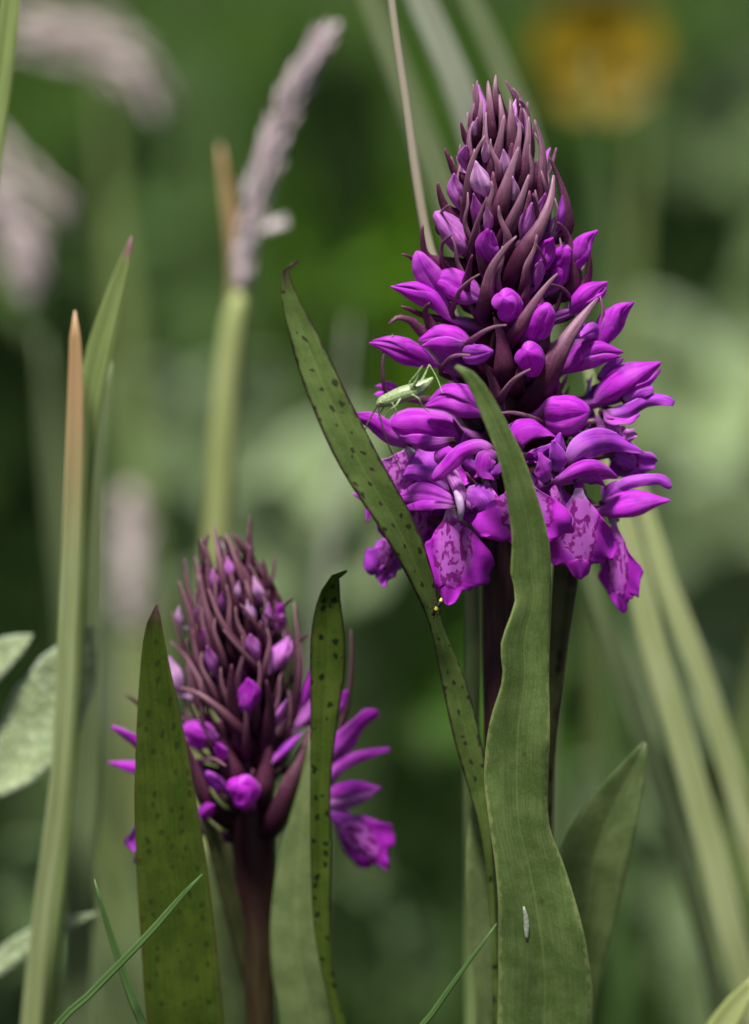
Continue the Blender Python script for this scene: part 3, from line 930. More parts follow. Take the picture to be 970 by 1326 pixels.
# flower opening at the left below the cricket
f = flower(SB, big, (520, 570))
petal(SB, f, [(536, 572), (505, 560), (482, 545), (458, 538)], 27, 'sepal', MAG, 0.5, (0.85, 1.05), roll=[10, 20], prof=[(0, .7), (.3, 1), (.6, .85), (.85, .6), (1, .3)])
petal(SB, f, [(590, 570), (560, 574), (520, 566), (500, 554)], 22, 'petal', MAG, 0.6, (0.9, 1.1), roll=[30, 35])
petal(SB, f, [(540, 560), (552, 590), (566, 612)], 60, 'petal', VIO, 0.4, (0.75, 0.85))
lip(SB, f, (530, 578), (512, 640), 74, (0.92, 1.0), (0.62, 0.20, 0.62), yaw=30, back=0.7, seed=7)
spur(SB, f, (534, 580), (522, 606), 15, (0.95, 0.95), white=True)
petal(SB, f, [(572, 606), (574, 590), (592, 584)], 22, 'petal', MAG, 0.4, (0.88, 0.95))
ovary(SB, f, (548, 570))

# small flower showing past the spotted leaf, upper left
f = flower(SB, big, (495, 510))
petal(SB, f, [(520, 512), (500, 503), (486, 503)], 14, 'sepal', MAG, 0.4, (0.85, 0.98), dy=25)
petal(SB, f, [(515, 520), (498, 513), (484, 514)], 14, 'petal', MAG, 0.4, (0.85, 0.98), dy=25)
ovary(SB, f, (520, 515))

# shaded flower seen from behind, low on the left
f = flower(SB, big, (530, 660))
lip(SB, f, (552, 610), (534, 720), 100, (0.7, 0.82), VIO, yaw=30, back=0.7, seed=8)
petal(SB, f, [(600, 640), (625, 650), (628, 676)], 34, 'sepal', VIO, 0.4, (0.6, 0.7))
ovary(SB, f, (560, 610))
f = flower(SB, big, (490, 700))
lip(SB, f, (512, 690), (494, 766), 62, (1.0, 1.1), VIO, yaw=40, back=0.6, seed=9, dy=50)
petal(SB, f, [(500, 665), (476, 652), (456, 646)], 15, 'sepal', MAG, 0.4, (1, 1.1), dy=50)
petal(SB, f, [(500, 662), (482, 664), (475, 684)], 14, 'sepal', MAG, 0.4, (1, 1.1), dy=50)
petal(SB, f, [(500, 735), (488, 740), (474, 741)], 14, 'petal', MAG, 0.4, (1, 1.1), dy=50)
ovary(SB, f, (520, 670))

# flowers round the far side and deep between the front ones
def rim_flower(sp, plant, py, az, k=0.8, size=1.0, seed=0):
    rs = np.random.default_rng(300 + seed)
    out = np.array([math.cos(az), math.sin(az), 0])
    side = np.array([-math.sin(az), math.cos(az), 0])
    up = np.array([0, 0, 1.0])
    O = sp.axis(py) + out * sp.R(py) * k
    f = part_root('flower', plant, O)
    base = sp.axis(py + 35)
    tube('ovary', [base, base * 0.4 + O * 0.6 + up * 6, O], [5, 8, 5], M['ovary'], f, 8, 8, (1, 1, 1))

    def pet(name, d, ln, wd, hint, bend, cc):
        d = nrm(np.array(d))
        p1 = O + d * ln * 0.55 + np.array(bend) * 0.4
        p2 = O + d * ln + np.array(bend)
        ribbon(name, [O - d * 3, p1, p2], wd * size, M['petal'], f, tuple(hint), nu=11, nv=20, cup=0.15, fold=0.3, thick=1.5, prof=PET,
               wave=(wd * 0.08, 1.6, rs.uniform(0, 6)), roll=[rs.uniform(-20, 20), rs.uniform(-40, 40)], color=tuple(np.array(cc) * rs.uniform(0.9, 1.1)))
    L = 62 * size
    pet('sepal', out * 0.75 + up * 0.65, L * 0.8, 26, out + up, out * 8 - up * 10, MAG)
    pet('sepal', side * 0.8 + up * 0.55 + out * 0.3, L, 22, out, out * 4, VIO)
    pet('sepal', -side * 0.8 + up * 0.55 + out * 0.3, L, 22, out, out * 4, VIO)
    pet('petal', out * 0.9 + up * 0.3 + side * 0.2, L * 0.7, 20, up + out * .3, -up * 8, MAG)
    pet('petal', out * 0.9 + up * 0.3 - side * 0.2, L * 0.7, 20, up + out * .3, -up * 8, MAG)
    A = O + out * 8 - up * 4
    lip3(f, A, A + out * 22 * size - up * 84 * size, out + up * 0.3, 80 * size, MAG, 0.5, seed=50 + seed)
    tube('spur', [O, O - out * 12 - up * 20, O - out * 20 - up * 44], [7, 6, 3], M['petal'], f, 8, 9, LIL)


for i, (py, deg, kk, sz) in enumerate(((520, 12, 0.72, 0.8), (560, 60, 0.85, 0.9), (520, 110, 0.85, 0.9), (570, 160, 0.72, 0.85), (620, 30, 0.7, 0.9), (640, 85, 0.85, 1.0),
                                       (620, 135, 0.85, 1.0), (650, 178, 0.62, 0.8), (560, -25, 0.55, 0.75), (575, -150, 0.5, 0.75), (590, -75, 0.5, 0.8), (610, -115, 0.42, 0.8), (600, -45, 0.5, 0.8))):
    rim_flower(SB, big, py, math.radians(deg), kk, sz, i)

# ---- leaves of the large orchid
edged('leaf', [(634, 1180, -60, 642, 1178, -60), (622, 1080, -70, 637, 1082, -70), (600, 1000, -75, 630, 1002, -72), (586, 951, -80, 622, 951, -70),
               (570, 874, -90, 601, 874, -70), (556, 806, -110, 571, 802, -95), (535, 760, -135, 560, 745, -110), (494, 689, -160, 535, 672, -130),
               (436, 598, -165, 492, 592, -150), (396, 505, -155, 445, 500, -150), (376, 440, -145, 413, 435, -142), (364, 385, -140, 385, 382, -138),
               (364, 352, -140, 374, 352, -139), (374, 340, -141, 380, 342, -141), (386, 336, -142, 388, 340, -142)],
      M['leaf_spotted'], big, nu=13, nv=90, cup=0.1, fold=-0.28, thick=4.5, wave=(1.5, 5, 0.4),
      ground=[(G(648, -10, 0)[0], -10, 0, G(660, -10)[0], -14, 0), (G(644, -25)[0], -35, 500, G(662, -30)[0], -35, 500)])
wav = edged('leaf', [(644, 1326, -120, 768, 1326, -110), (646, 1219, -140, 761, 1235, -120), (641, 1125, -150, 731, 1120, -130), (632, 1059, -155, 712, 1068, -140),
               (628, 1002, -160, 711, 1000, -145), (634, 936, -165, 711, 940, -150), (650, 878, -168, 711, 875, -150), (647, 832, -172, 712, 828, -152),
               (668, 774, -168, 716, 772, -156), (662, 742, -172, 714, 738, -158), (664, 705, -176, 710, 700, -162), (655, 637, -184, 691, 630, -172),
               (634, 566, -192, 664, 560, -184), (610, 508, -198, 632, 503, -194), (597, 485, -200, 610, 479, -199), (588, 476, -200, 592, 472, -200)],
      M['leaf_wavy'], big, nu=15, nv=100, cup=0.06, fold=-0.22, thick=5.0, wave=(4.5, 6.5, 1.2),
      ground=[(G(646, -20)[0], -22, 0, G(668, -20)[0], -22, 0), (G(636, -80)[0], -90, 500, G(730, -80)[0], -80, 500)])
sc_ = P(681, 1195, -141)
from mathutils.bvhtree import BVHTree
bv = BVHTree.FromPolygons([v.co for v in wav.data.vertices], [p.vertices for p in wav.data.polygons])
sp_pts = []
for px, py in ((678, 1174), (681, 1188), (682, 1203), (682, 1217)):
    tgt = Vector(P(px, py, -150) * K) - Vector(CAM * K)
    org = Vector(CAM * K) - (big.location + wav.location)
    hit = bv.ray_cast(org, tgt.normalized())[0]
    hit = np.array(hit + big.location + wav.location) / K if hit else P(px, py, -140)
    sp_pts.append(hit + np.array([0, -0.9, 0]))
ribbon('pale_scar', sp_pts, [2.5, 6, 6.5, 3], mat_plain('dried_scar', (0.22, 0.25, 0.16), (0.42, 0.43, 0.35), 1.6, rough=0.8), wav, nu=5, nv=10, cup=0.05, thick=1.6, color=(1, 1, 1))
edged('leaf', [(706, 1300, 40, 772, 1300, 30), (716, 1180, 30, 797, 1195, 10), (728, 1095, 20, 817, 1100, 0), (762, 1035, 20, 829, 1045, 0), (800, 993, 15, 836, 1000, 5), (826, 966, 10, 838, 972, 5), (833, 960, 8, 837, 963, 8)],
      M['leaf_plain'], big, nu=13, nv=50, fold=-0.45, thick=5, wave=(2, 3, 0),
      ground=[(G(650, 20)[0], 20, 0, G(668, 20)[0], 20, 0), (G(680, 60)[0], 60, 400, G(745, 50)[0], 50, 400)])
edged('leaf', [(690, 1080, 25, 716, 1080, 20), (700, 960, 25, 719, 960, 15), (708, 880, 25, 728, 885, 10), (712, 800, 25, 740, 800, 10), (716, 730, 20, 750, 735, 10), (722, 660, 10, 752, 660, 5), (735, 600, 10, 748, 600, 10)],
      M['leaf_dark'], big, nu=11, nv=50, fold=-0.35, thick=4.5,
      ground=[(G(650, 10)[0], 15, 0, G(668, 10)[0], 15, 0), (G(672, 20)[0], 30, 450, G(705, 20)[0], 30, 450)])
edged('leaf', [(630, 1400, -10, 700, 1400, -10), (616, 1280, -30, 690, 1280, -25), (603, 1160, -40, 680, 1160, -30), (606, 1070, -40, 665, 1070, -30), (620, 1010, -35, 652, 1010, -30), (636, 975, -30, 644, 975, -30)],
      M['leaf_pale'], big, nu=11, nv=40, fold=-0.3, thick=4.5,
      ground=[(G(648, -5)[0], -8, 0, G(662, -5)[0], -8, 0), (G(636, -5)[0], -8, 400, G(690, -5)[0], -8, 400)])

# ---- the small orchid
small = thing('orchid', 'short half-open purple orchid between two broad upright leaves', 'orchid', G(334, 90))
SS = Spike([(675, 280), (760, 305), (850, 314), (1000, 318), (1100, 328), (1326, 340)],
           [(675, 8), (700, 28), (750, 52), (800, 72), (850, 84), (900, 88), (960, 90), (1020, 92), (1100, 80)], 80.0)
tube('stem', [G(342, 90, -20), P(342, 1400, 85), P(338, 1326, 82), P(334, 1200, 80), P(328, 1090, 80), P(320, 1000, 80), P(314, 880, 80), P(304, 760, 80), P(284, 695, 80)],
     [22, 20, 20, 22, 30, 30, 28, 18, 3], M['stem_brown'], small, 16, 50, (1, 1, 1))
small_bracts = [
    ([(277, 680), (286, 735), (293, 770), (303, 808)], 13, 0.9), ([(293, 690), (303, 719), (317, 757), (332, 788)], 12, 0.9), ([(300, 690), (308, 705), (318, 724)], 8, 0.2),
    ([(329, 709), (322, 716), (314, 726)], 6, 0.3), ([(260, 697), (261, 710), (265, 730)], 5, 0.5), ([(271, 691), (266, 712), (265, 740)], 8, 0.4),
    ([(239, 722), (242, 750), (247, 780), (262, 838)], 11, 0.95), ([(252, 720), (260, 752), (268, 794), (282, 838)], 14, 0.95), ([(231, 752), (243, 785), (254, 825), (268, 860)], 14, 0.95),
    ([(223, 792), (231, 818), (246, 854)], 9, 0.9), ([(221, 830), (241, 851), (268, 898), (304, 945)], 15, 0.9), ([(232, 890), (256, 898), (284, 918), (310, 944), (328, 972)], 15, 0.9),
    ([(340, 726), (343, 745), (340, 770)], 9, 0.0), ([(348, 749), (354, 764), (358, 786)], 9, 0.0), ([(379, 774), (372, 778), (360, 790)], 5, 0.2),
    ([(381, 780), (385, 825), (388, 872), (374, 928), (340, 982)], 19, 0.9), ([(402, 822), (394, 826), (384, 834)], 6, 0.1), ([(270, 762), (282, 794), (296, 820), (318, 846), (334, 868)], 13, 0.8),
    ([(289, 815), (308, 838), (330, 862), (344, 885)], 11, 0.6), ([(338, 792), (350, 802), (362, 806)], 5, 0.3), ([(311, 782), (328, 805), (340, 826), (345, 862)], 13, 0.3),
    ([(258, 744), (264, 775), (276, 820), (288, 870)], 16, 0.7), ([(404, 940), (392, 975), (376, 1015), (352, 1072)], 34, 0.75), ([(240, 955), (250, 985), (268, 1036), (290, 1060)], 28, 0.15),
    ([(454, 815), (454, 868), (445, 930), (420, 985)], 11, 1.0), ([(300, 860), (300, 900), (310, 950)], 24, 0.1), ([(345, 880), (350, 920), (340, 970)], 22, 0.1),
    ([(293, 992), (280, 984), (268, 984), (256, 988)], 7, 0.9), ([(318, 760), (322, 790), (324, 830)], 12, 0.1), ([(163, 900), (172, 905), (200, 925)], 9, 0.1),
    ([(285, 930), (292, 970), (306, 1010)], 30, 0.0), ([(350, 950), (346, 990), (336, 1030)], 30, 0.0),
]
for pix, wd, pale in small_bracts:
    bract(SS, small, pix, wd, pale, mat='bract_small', f1=0.62 if wd >= 24 and pale == 0 else 1.04)
small_buds = [
    ([(232, 784), (231, 798), (236, 812)], 9, PIN, False), ([(254, 784), (256, 798), (260, 812)], 9, PIN, False), ([(287, 766), (287, 778), (290, 794)], 9, LIL, False),
    ([(294, 720), (296, 734), (300, 752)], 14, LIL, False), ([(274, 736), (277, 750), (281, 766)], 13, LIL, False), ([(309, 752), (308, 764), (309, 778)], 10, PIN, False),
    ([(328, 746), (334, 764), (340, 782)], 15, PIN, False), ([(320, 776), (323, 792), (330, 808)], 16, PIN, False), ([(348, 780), (348, 796), (346, 818)], 14, LIL, False),
    ([(363, 782), (362, 792), (358, 804)], 11, MAG, True), ([(366, 796), (364, 806), (358, 818)], 10, LIL, True), ([(324, 821), (326, 834), (334, 854)], 20, LIL, False),
    ([(374, 824), (364, 845), (349, 870)], 27, LIL, False), ([(268, 836), (272, 852), (280, 876)], 17, LIL, False), ([(262, 814), (265, 826), (270, 842)], 10, LIL, False),
    ([(219, 850), (225, 868), (234, 900)], 20, PIN, False), ([(321, 878), (322, 900), (320, 926)], 31, MAG, False), ([(372, 905), (360, 926), (346, 944)], 12, LIL, False),
    ([(234, 945), (252, 948), (276, 956)], 36, MAG, True), ([(280, 962), (285, 970), (292, 982)], 16, MAG, False), ([(308, 1016), (313, 1021), (322, 1036)], 40, MAG, True),
    ([(278, 1042), (266, 1052), (250, 1072)], 20, MAG, False), ([(402, 866), (400, 890), (392, 916)], 14, MAG, False), ([(404, 904), (396, 926), (382, 946)], 16, LIL, False),
    ([(392, 948), (374, 966), (350, 990)], 14, VIO, False), ([(268, 1000), (276, 1010), (290, 1024)], 18, VIO, True), ([(220, 980), (236, 990), (262, 1000)], 22, VIO, True),
    ([(450, 893), (444, 905), (430, 930)], 14, MAG, True),
]
for pix, wd, cc, bl in small_buds:
    bud(SS, small, pix, wd * 1.05, cc, blunt=bl, f0=0.6, f1=0.97)
for i in range(30):
    t = i / 29
    py = 720 + 260 * t
    az = i * 2.39996 + 1
    if math.sin(az) < 0.1:
        continue
    R = SS.R(py)
    base = SS.axis(py + 40)
    rad = np.array([math.cos(az), math.sin(az), 0])
    lift = 60 - 40 * t
    a = base + rad * R * 0.35 + np.array([0, 0, 12])
    m_ = base + rad * R * 0.75 + np.array([0, 0, 26 + lift * 0.4])
    e = base + rad * R * 0.9 + np.array([0, 0, 30 + lift])
    ribbon('bract', [base, a, m_, e], 14, M['bract_small'], small, tuple(rad + [0, 0, 0.3]), cup=0.4, thick=4, prof=LANCE, color=(0.5,) * 3)

inner_fill(SS, small, 715, 1010, 46, 'bract_small')
dense_bracts(SS, small, 692, 890, 66, 14, 88, 'bract_small', 0.87, 0.5)
f = flower(SS, small, (428, 1020))
petal(SS, f, [(420, 988), (442, 962), (468, 934), (489, 921)], 32, 'sepal', MAG, 0.3, (1.0, 1.2), roll=[0, -15], prof=[(0, .7), (.3, 1), (.65, .85), (.88, .6), (1, .25)])
petal(SS, f, [(418, 1016), (440, 992), (470, 978), (505, 970)], 17, 'sepal', MAG, 0.3, (1.0, 1.2), prof=[(0, 1), (.4, .95), (.8, .65), (1, .3)])
petal(SS, f, [(410, 1036), (440, 1022), (468, 1018), (495, 1020)], 20, 'petal', MAG, 0.5, (1.05, 1.25), roll=[20, 30])
petal(SS, f, [(410, 1044), (440, 1038), (470, 1030), (494, 1020)], 24, 'petal', LIL, 0.5, (1.08, 1.25), roll=[-20, -20])
petal(SS, f, [(412, 1048), (434, 1054), (464, 1062)], 22, 'petal', VIO, 0.4, (1.1, 1.2))
lip(SS, f, (426, 1052), (502, 1126), 84, (1.02, 1.16), MAG, yaw=-20, back=0.6, sl=0.7, sr=1.0, seed=21)
ovary(SS, f, (416, 1020))
f = flower(SS, small, (180, 990))
petal(SS, f, [(215, 985), (186, 966), (166, 952), (145, 940)], 20, 'sepal', MAG, 0.3, (1.0, 1.3))
petal(SS, f, [(215, 1000), (186, 996), (162, 991), (139, 987)], 16, 'sepal', MAG, 0.3, (1.0, 1.3))
lip(SS, f, (214, 1030), (176, 1118), 50, (1.05, 1.2), VIO, yaw=40, back=0.5, seed=22)
ovary(SS, f, (216, 1000))

edged('leaf', [(190, 1326, -60, 291, 1326, -70), (184, 1240, -62, 281, 1225, -72), (177, 1130, -64, 266, 1112, -75), (174, 1040, -66, 253, 1030, -76), (176, 960, -68, 238, 945, -76), (180, 880, -70, 224, 880, -78),
               (188, 815, -74, 211, 815, -80), (197, 790, -76, 208, 790, -80), (202, 783, -78, 205, 783, -79)],
      M['leaf_olive'], small, nu=13, nv=60, fold=-0.30, cup=0.05, thick=4.5, wave=(2, 3, 1),
      ground=[(G(330, 60)[0], 62, 0, G(346, 60)[0], 60, 0), (G(250, -20)[0], -20, 450, G(320, -20)[0], -20, 450)])
edged('leaf', [(446, 1380, -20, 466, 1380, -20), (424, 1290, -28, 440, 1300, -26), (408, 1210, -34, 428, 1215, -30), (402, 1110, -38, 429, 1110, -34), (402, 1000, -40, 429, 1010, -36), (402, 930, -42, 438, 930, -38),
               (402, 860, -45, 447, 866, -42), (404, 815, -50, 446, 818, -46), (411, 778, -56, 440, 770, -52), (420, 756, -62, 440, 753, -58), (432, 742, -70, 440, 748, -66), (449, 738, -76, 449, 742, -76)],
      M['leaf_bright'], small, nu=13, nv=80, fold=-0.25, thick=4.0, wave=(1.5, 4, 1),
      ground=[(G(340, 70)[0], 70, 0, G(352, 70)[0], 70, 0), (G(420, 0)[0], 0, 350, G(450, 0)[0], 0, 350)])
edged('leaf', [(362, 1326, 40, 442, 1326, 20), (350, 1240, 40, 418, 1240, 20), (354, 1150, 42, 412, 1150, 25), (372, 1070, 44, 410, 1070, 30), (390, 1000, 46, 410, 1000, 36), (402, 950, 46, 408, 950, 44)],
      M['leaf_pale'], small, nu=11, nv=40, fold=-0.3, thick=4.5,
      ground=[(G(336, 80)[0], 80, 0, G(350, 80)[0], 80, 0), (G(372, 60)[0], 60, 350, G(440, 50)[0], 50, 350)])
edged('leaf', [(328, 1330, 95, 344, 1330, 90), (302, 1225, 70, 322, 1215, 70), (280, 1140, 50, 304, 1130, 50), (266, 1085, 40, 286, 1078, 40), (256, 1060, 36, 264, 1056, 36)],
      M['leaf_dark'], small, nu=9, nv=40, fold=-0.3, thick=4.5,
      ground=[(G(332, 90)[0], 95, 0, G(346, 90)[0], 95, 0), (G(336, 100)[0], 100, 450, G(352, 100)[0], 100, 450)])
edged('leaf', [(272, 1340, 190, 334, 1340, 190), (264, 1240, 200, 332, 1240, 200), (262, 1150, 210, 326, 1150, 210), (270, 1090, 215, 318, 1090, 215), (288, 1064, 215, 308, 1064, 215), (297, 1058, 215, 300, 1058, 215)],
      M['leaf_pale'], small, nu=9, nv=40, fold=-0.3, thick=4.5,
      ground=[(G(336, 100)[0], 100, 0, G(350, 100)[0], 100, 0), (G(296, 180)[0], 180, 350, G(330, 180)[0], 180, 350)])


# ------------------------------------------------------------------ insects
cb = NB('cricket_green')
_, u, v = cb.uv()
oc = cb.n('TexCoord').outputs['Object']
nn = cb.noise(oc, 9000.0, 3)
cc = cb.mix(cb.ss(nn, 0.42, 0.62), (0.18, 0.28, 0.07), (0.46, 0.52, 0.32))
cb.finish(cc, 0.35, 0.4, 0.15, None, nn, 0.4, 4e-5)
cr = thing('cricket', 'small pale green cricket with long thin antennae on a purple bud', 'cricket', P(525, 524, -112))
YB = -122
geos = []
geos.append(tube_geo([P(489, 526, YB), P(494, 521, YB), P(505, 517, YB), P(520, 511, YB), P(538, 505, YB), P(552, 497, YB), P(561, 489, YB)],
                     [3.0, 6.8, 9.0, 10.2, 9.6, 6.8, 1.6], 14, 25))
legs = [  # (points), radii
    ([(531, 506, -6), (541, 490, -14), (547, 474, -16)], [3.6, 2.4, 1.3]), ([(547, 474, -16), (538, 486, -20), (530, 497, -22), (536, 504, -20)], [1.2, 1.0, 0.9, 0.8]),
    ([(540, 503, 8), (549, 488, 14), (556, 472, 16)], [3.4, 2.4, 1.3]), ([(556, 472, 16), (566, 490, 10), (573, 509, 0)], [1.2, 1.0, 0.8]),
    ([(519, 516, -8), (512, 526, -14), (505, 531, -12), (499, 541, -4)], [1.9, 1.5, 1.1, 0.8]), ([(533, 511, -8), (542, 516, -14), (547, 526, -10), (556, 534, -2)], [1.9, 1.5, 1.1, 0.8]),
    ([(500, 522, 6), (494, 532, 8), (488, 541, 6)], [1.6, 1.2, 0.8]), ([(508, 522, -8), (513, 533, -8), (509, 541, -4)], [1.6, 1.2, 0.8]),
]
for pp, rr in legs:
    geos.append(tube_geo([P(a, b, YB + c) for a, b, c in pp], [x * 0.78 for x in rr], 8, 4 * len(pp)))
V = np.vstack([g[0] for g in geos])
Fc, off = [], 0
for g in geos:
    Fc += [tuple(i + off for i in f_) for f_ in g[1]]
    off += len(g[0])
body = mesh_obj('body', V, Fc, cb.m, cr)
rm = body.modifiers.new('skin', 'REMESH')
rm.mode = 'VOXEL'
rm.voxel_size = 0.42 * K
rm.use_smooth_shade = True
em = mat_plain('insect_dark', (0.015, 0.010, 0.010), (0.04, 0.02, 0.02), 2.0)
for s in (-1, 1):
    c0 = P(493, 521, YB + 5.2 * s)
    tube('eye', [c0 + [-1.8, 0, -1.5], c0, c0 + [1.8, 0, 1.5]], [0.6, 2.4, 0.6], mat_plain('insect_eye', (0.30, 0.33, 0.14), (0.38, 0.40, 0.2), 2.0, rough=0.2), cr, 8, 7, (1, 1, 1))
tube('antenna', [P(489, 524, YB - 3), P(482, 537, YB - 12), P(476, 548, YB - 20), P(472, 560, YB - 26)], [1.3, 1.1, 0.9, 0.7], em, cr, 6, 12, (1, 1, 1))
tube('antenna', [P(491, 526, YB - 4), P(493, 543, YB - 16), P(501, 570, YB - 26), P(516, 604, YB - 34), P(530, 640, YB - 40), P(541, 672, YB - 42), P(550, 704, YB - 40), P(554, 730, YB - 36)],
     [1.3, 1.15, 0.95, 0.75, 0.55, 0.42, 0.3, 0.2], em, cr, 6, 30, (1, 1, 1))

lv = thing('larva', 'tiny black and yellow insect hanging at the spotted leaf edge', 'insect', P(564, 790, -120))
ln = NB('larva_banded')
_, u, v = ln.uv()
sn = ln.math('SINE', ln.math('MULTIPLY', v, 15.0))
nn = ln.noise(ln.n('TexCoord').outputs['Object'], 8000.0, 2)
lc = ln.mix(ln.ss(ln.math('ADD', sn, ln.math('MULTIPLY', nn, 0.8)), 0.75, 1.0), (0.012, 0.010, 0.008), (0.52, 0.40, 0.04))
ln.finish(lc, 0.35, 0.4, 0)
tube('body', [P(572, 774, -118), P(570, 780, -121), P(566, 787, -122), P(562, 794, -121), P(560, 800, -118)], [1.4, 2.6, 3.0, 2.4, 0.8], ln.m, lv, 10, 22, (1, 1, 1))
for (a, b, c, d) in ((567, 784, 559, 781), (565, 788, 557, 789), (566, 788, 571, 795), (563, 793, 567, 799)):
    tube('leg', [P(a, b, -121), P((a + c) / 2, (b + d) / 2 - 2, -124), P(c, d, -116)], [0.8, 0.6, 0.4], em, lv, 6, 8, (1, 1, 1))


# ------------------------------------------------------------------ grasses near the orchids
def grass_mat(name, c1, c2, tips=None, trans=0.3):
    return mat_plain(name, c1, c2, 0.55, (4.0, 0.12), 0.45, trans, 0.3, 0.4, tips=tips)


M['g_tan'] = grass_mat('blade_straw', (0.28, 0.33, 0.13), (0.38, 0.43, 0.20), tips=((0.52, 0.33, 0.16), 0.80, 0.96))
M['g_green'] = grass_mat('blade_green', (0.22, 0.29, 0.08), (0.32, 0.40, 0.14), tips=((0.22, 0.09, 0.11), 0.978, 0.992))
M['g_dim'] = grass_mat('blade_dim', (0.16, 0.21, 0.09), (0.23, 0.28, 0.13))
M['g_fine'] = grass_mat('blade_fine', (0.060, 0.125, 0.030), (0.11, 0.19, 0.055))
M['g_pale'] = grass_mat('blade_pale', (0.44, 0.50, 0.20), (0.58, 0.62, 0.32))
M['g_grey'] = grass_mat('blade_grey', (0.34, 0.37, 0.25), (0.46, 0.48, 0.36))
M['g_stalk'] = grass_mat('stalk_straw', (0.15, 0.21, 0.07), (0.22, 0.28, 0.10), tips=((0.40, 0.35, 0.25), 0.55, 0.75), trans=0.1)
M['g_sheath'] = grass_mat('sheath_yellow_green', (0.30, 0.35, 0.11), (0.44, 0.47, 0.20), trans=0.2)
M['spikelet'] = mat_plain('spikelet_mauve', (0.70, 0.58, 0.59), (0.84, 0.75, 0.74), 1.2, (2, 0.6), 0.6, 0.3)
M['spikelet_pale'] = mat_plain('spikelet_straw', (0.70, 0.58, 0.54), (0.82, 0.72, 0.68), 1.2, (2, 0.6), 0.6, 0.3)


def blade(label, rows, mat, cat='grass', name='grass_shoot', group=None, ground_at=None, nu=7, nv=50, fold=-0.3, thick=2.5, hint=(0, -1, .2), roll=None):
    """rows: (px, py, depth, width) from the lowest to the tip; grows on to the ground."""
    pts = [P(a, b, c) for a, b, c, _ in rows]
    W = [r[3] * (D + r[2]) / D for r in rows]
    if ground_at is not None:
        gx_, gy_ = ground_at
        p0 = G(gx_, gy_)
        p0[2] = -15
        pts = [p0] + pts
        W = [W[0] * 0.8] + W
    o = ribbon(name, pts, W, M[mat], None, hint, nu=nu, nv=nv, cup=0.05, fold=fold, thick=thick, roll=roll, color=(1, 1, 1))
    recentre(o)
    o['label'] = label
    o['category'] = cat
    if group:
        o['group'] = group
    return o


def recentre(o):
    me = o.data
    n = len(me.vertices)
    c = np.empty(n * 3, np.float32)
    me.vertices.foreach_get('co', c)
    c = c.reshape(-1, 3)
    k = c[c[:, 2] < c[:, 2].min() + 0.002].mean(0)
    me.vertices.foreach_set('co', (c - k).ravel())
    me.update()
    o.location = Vector(k.tolist())


blade('broad grass blade with an orange dried tip standing beside the short orchid', [(40, 1326, 130, 25.8), (78, 1000, 110, 25.8), (88, 800, 105, 25.8), (96, 600, 100, 23.2), (98, 480, 100, 18.9), (97, 420, 100, 11.2), (97, 402, 100, 2.6)], 'g_tan', ground_at=(0, 140))
blade('green pointed grass blade with a purple tip rising behind the orange tipped blade', [(60, 1326, 165, 26), (92, 900, 160, 28), (106, 620, 150, 28), (116, 520, 145, 32), (132, 440, 140, 32), (152, 370, 135, 22), (166, 325, 132, 10), (171, 305, 130, 2)], 'g_green', ground_at=(20, 170))
blade('dim narrow grass blade close behind the orange tipped blade', [(98, 1326, 360, 37), (112, 1000, 348, 37), (121, 760, 324, 27), (126, 600, 306, 20), (136, 510, 300, 13), (142, 468, 300, 3)], 'g_dim', ground_at=(92, 384))
blade('thin green grass blade crossing in front of the olive orchid leaf', [(60, 1350, -150, 9.8), (120, 1284, -150, 9.8), (190, 1212, -150, 9.0), (240, 1155, -150, 6.0), (262, 1132, -150, 2.2)], 'g_fine', ground_at=(-60, -90), nv=40)
blade('short dark grass blade crossing under the thin one beside the olive leaf', [(196, 1370, -110, 10.5), (170, 1290, -112, 11.2), (145, 1215, -114, 9.0), (128, 1160, -115, 5.2), (122, 1138, -115, 1.5)], 'g_fine', ground_at=(215, -80), nv=40)
blade('thin grass blade ending on the wavy leaf at the tall orchid foot', [(520, 1370, -160, 8.2), (560, 1312, -160, 7.5), (600, 1255, -160, 6.0), (630, 1215, -160, 3.8), (643, 1196, -160, 1.5)], 'g_fine', ground_at=(430, -120), nv=40)
blade('green leaf tip poking up below the crossed pale blades', [(905, 1400, 40, 44), (930, 1340, 40, 40), (955, 1300, 40, 30), (985, 1262, 40, 10)], 'g_sheath', ground_at=(850, 50), nv=40)

# straw stalk behind the tall orchid
st = tube('grass_straw', [G(628, 90, -10), P(612, 1326, 80), P(610, 1000, 70), P(613, 820, 60), P(606, 600, 60), P(590, 420, 60), P(556, 320, 70), P(541, 240, 70), P(527, 140, 70), P(512, 40, 70), P(504, -30, 70), P(497, -120, 70)],
          [11, 11, 11, 11, 9, 8, 6.5, 6.5, 6, 5.5, 5, 4], M['g_stalk'], None, 10, 80, (1, 1, 1))
recentre(st)
st['label'] = 'thin straw coloured grass stalk rising behind the tall orchid'
st['category'] = 'grass'

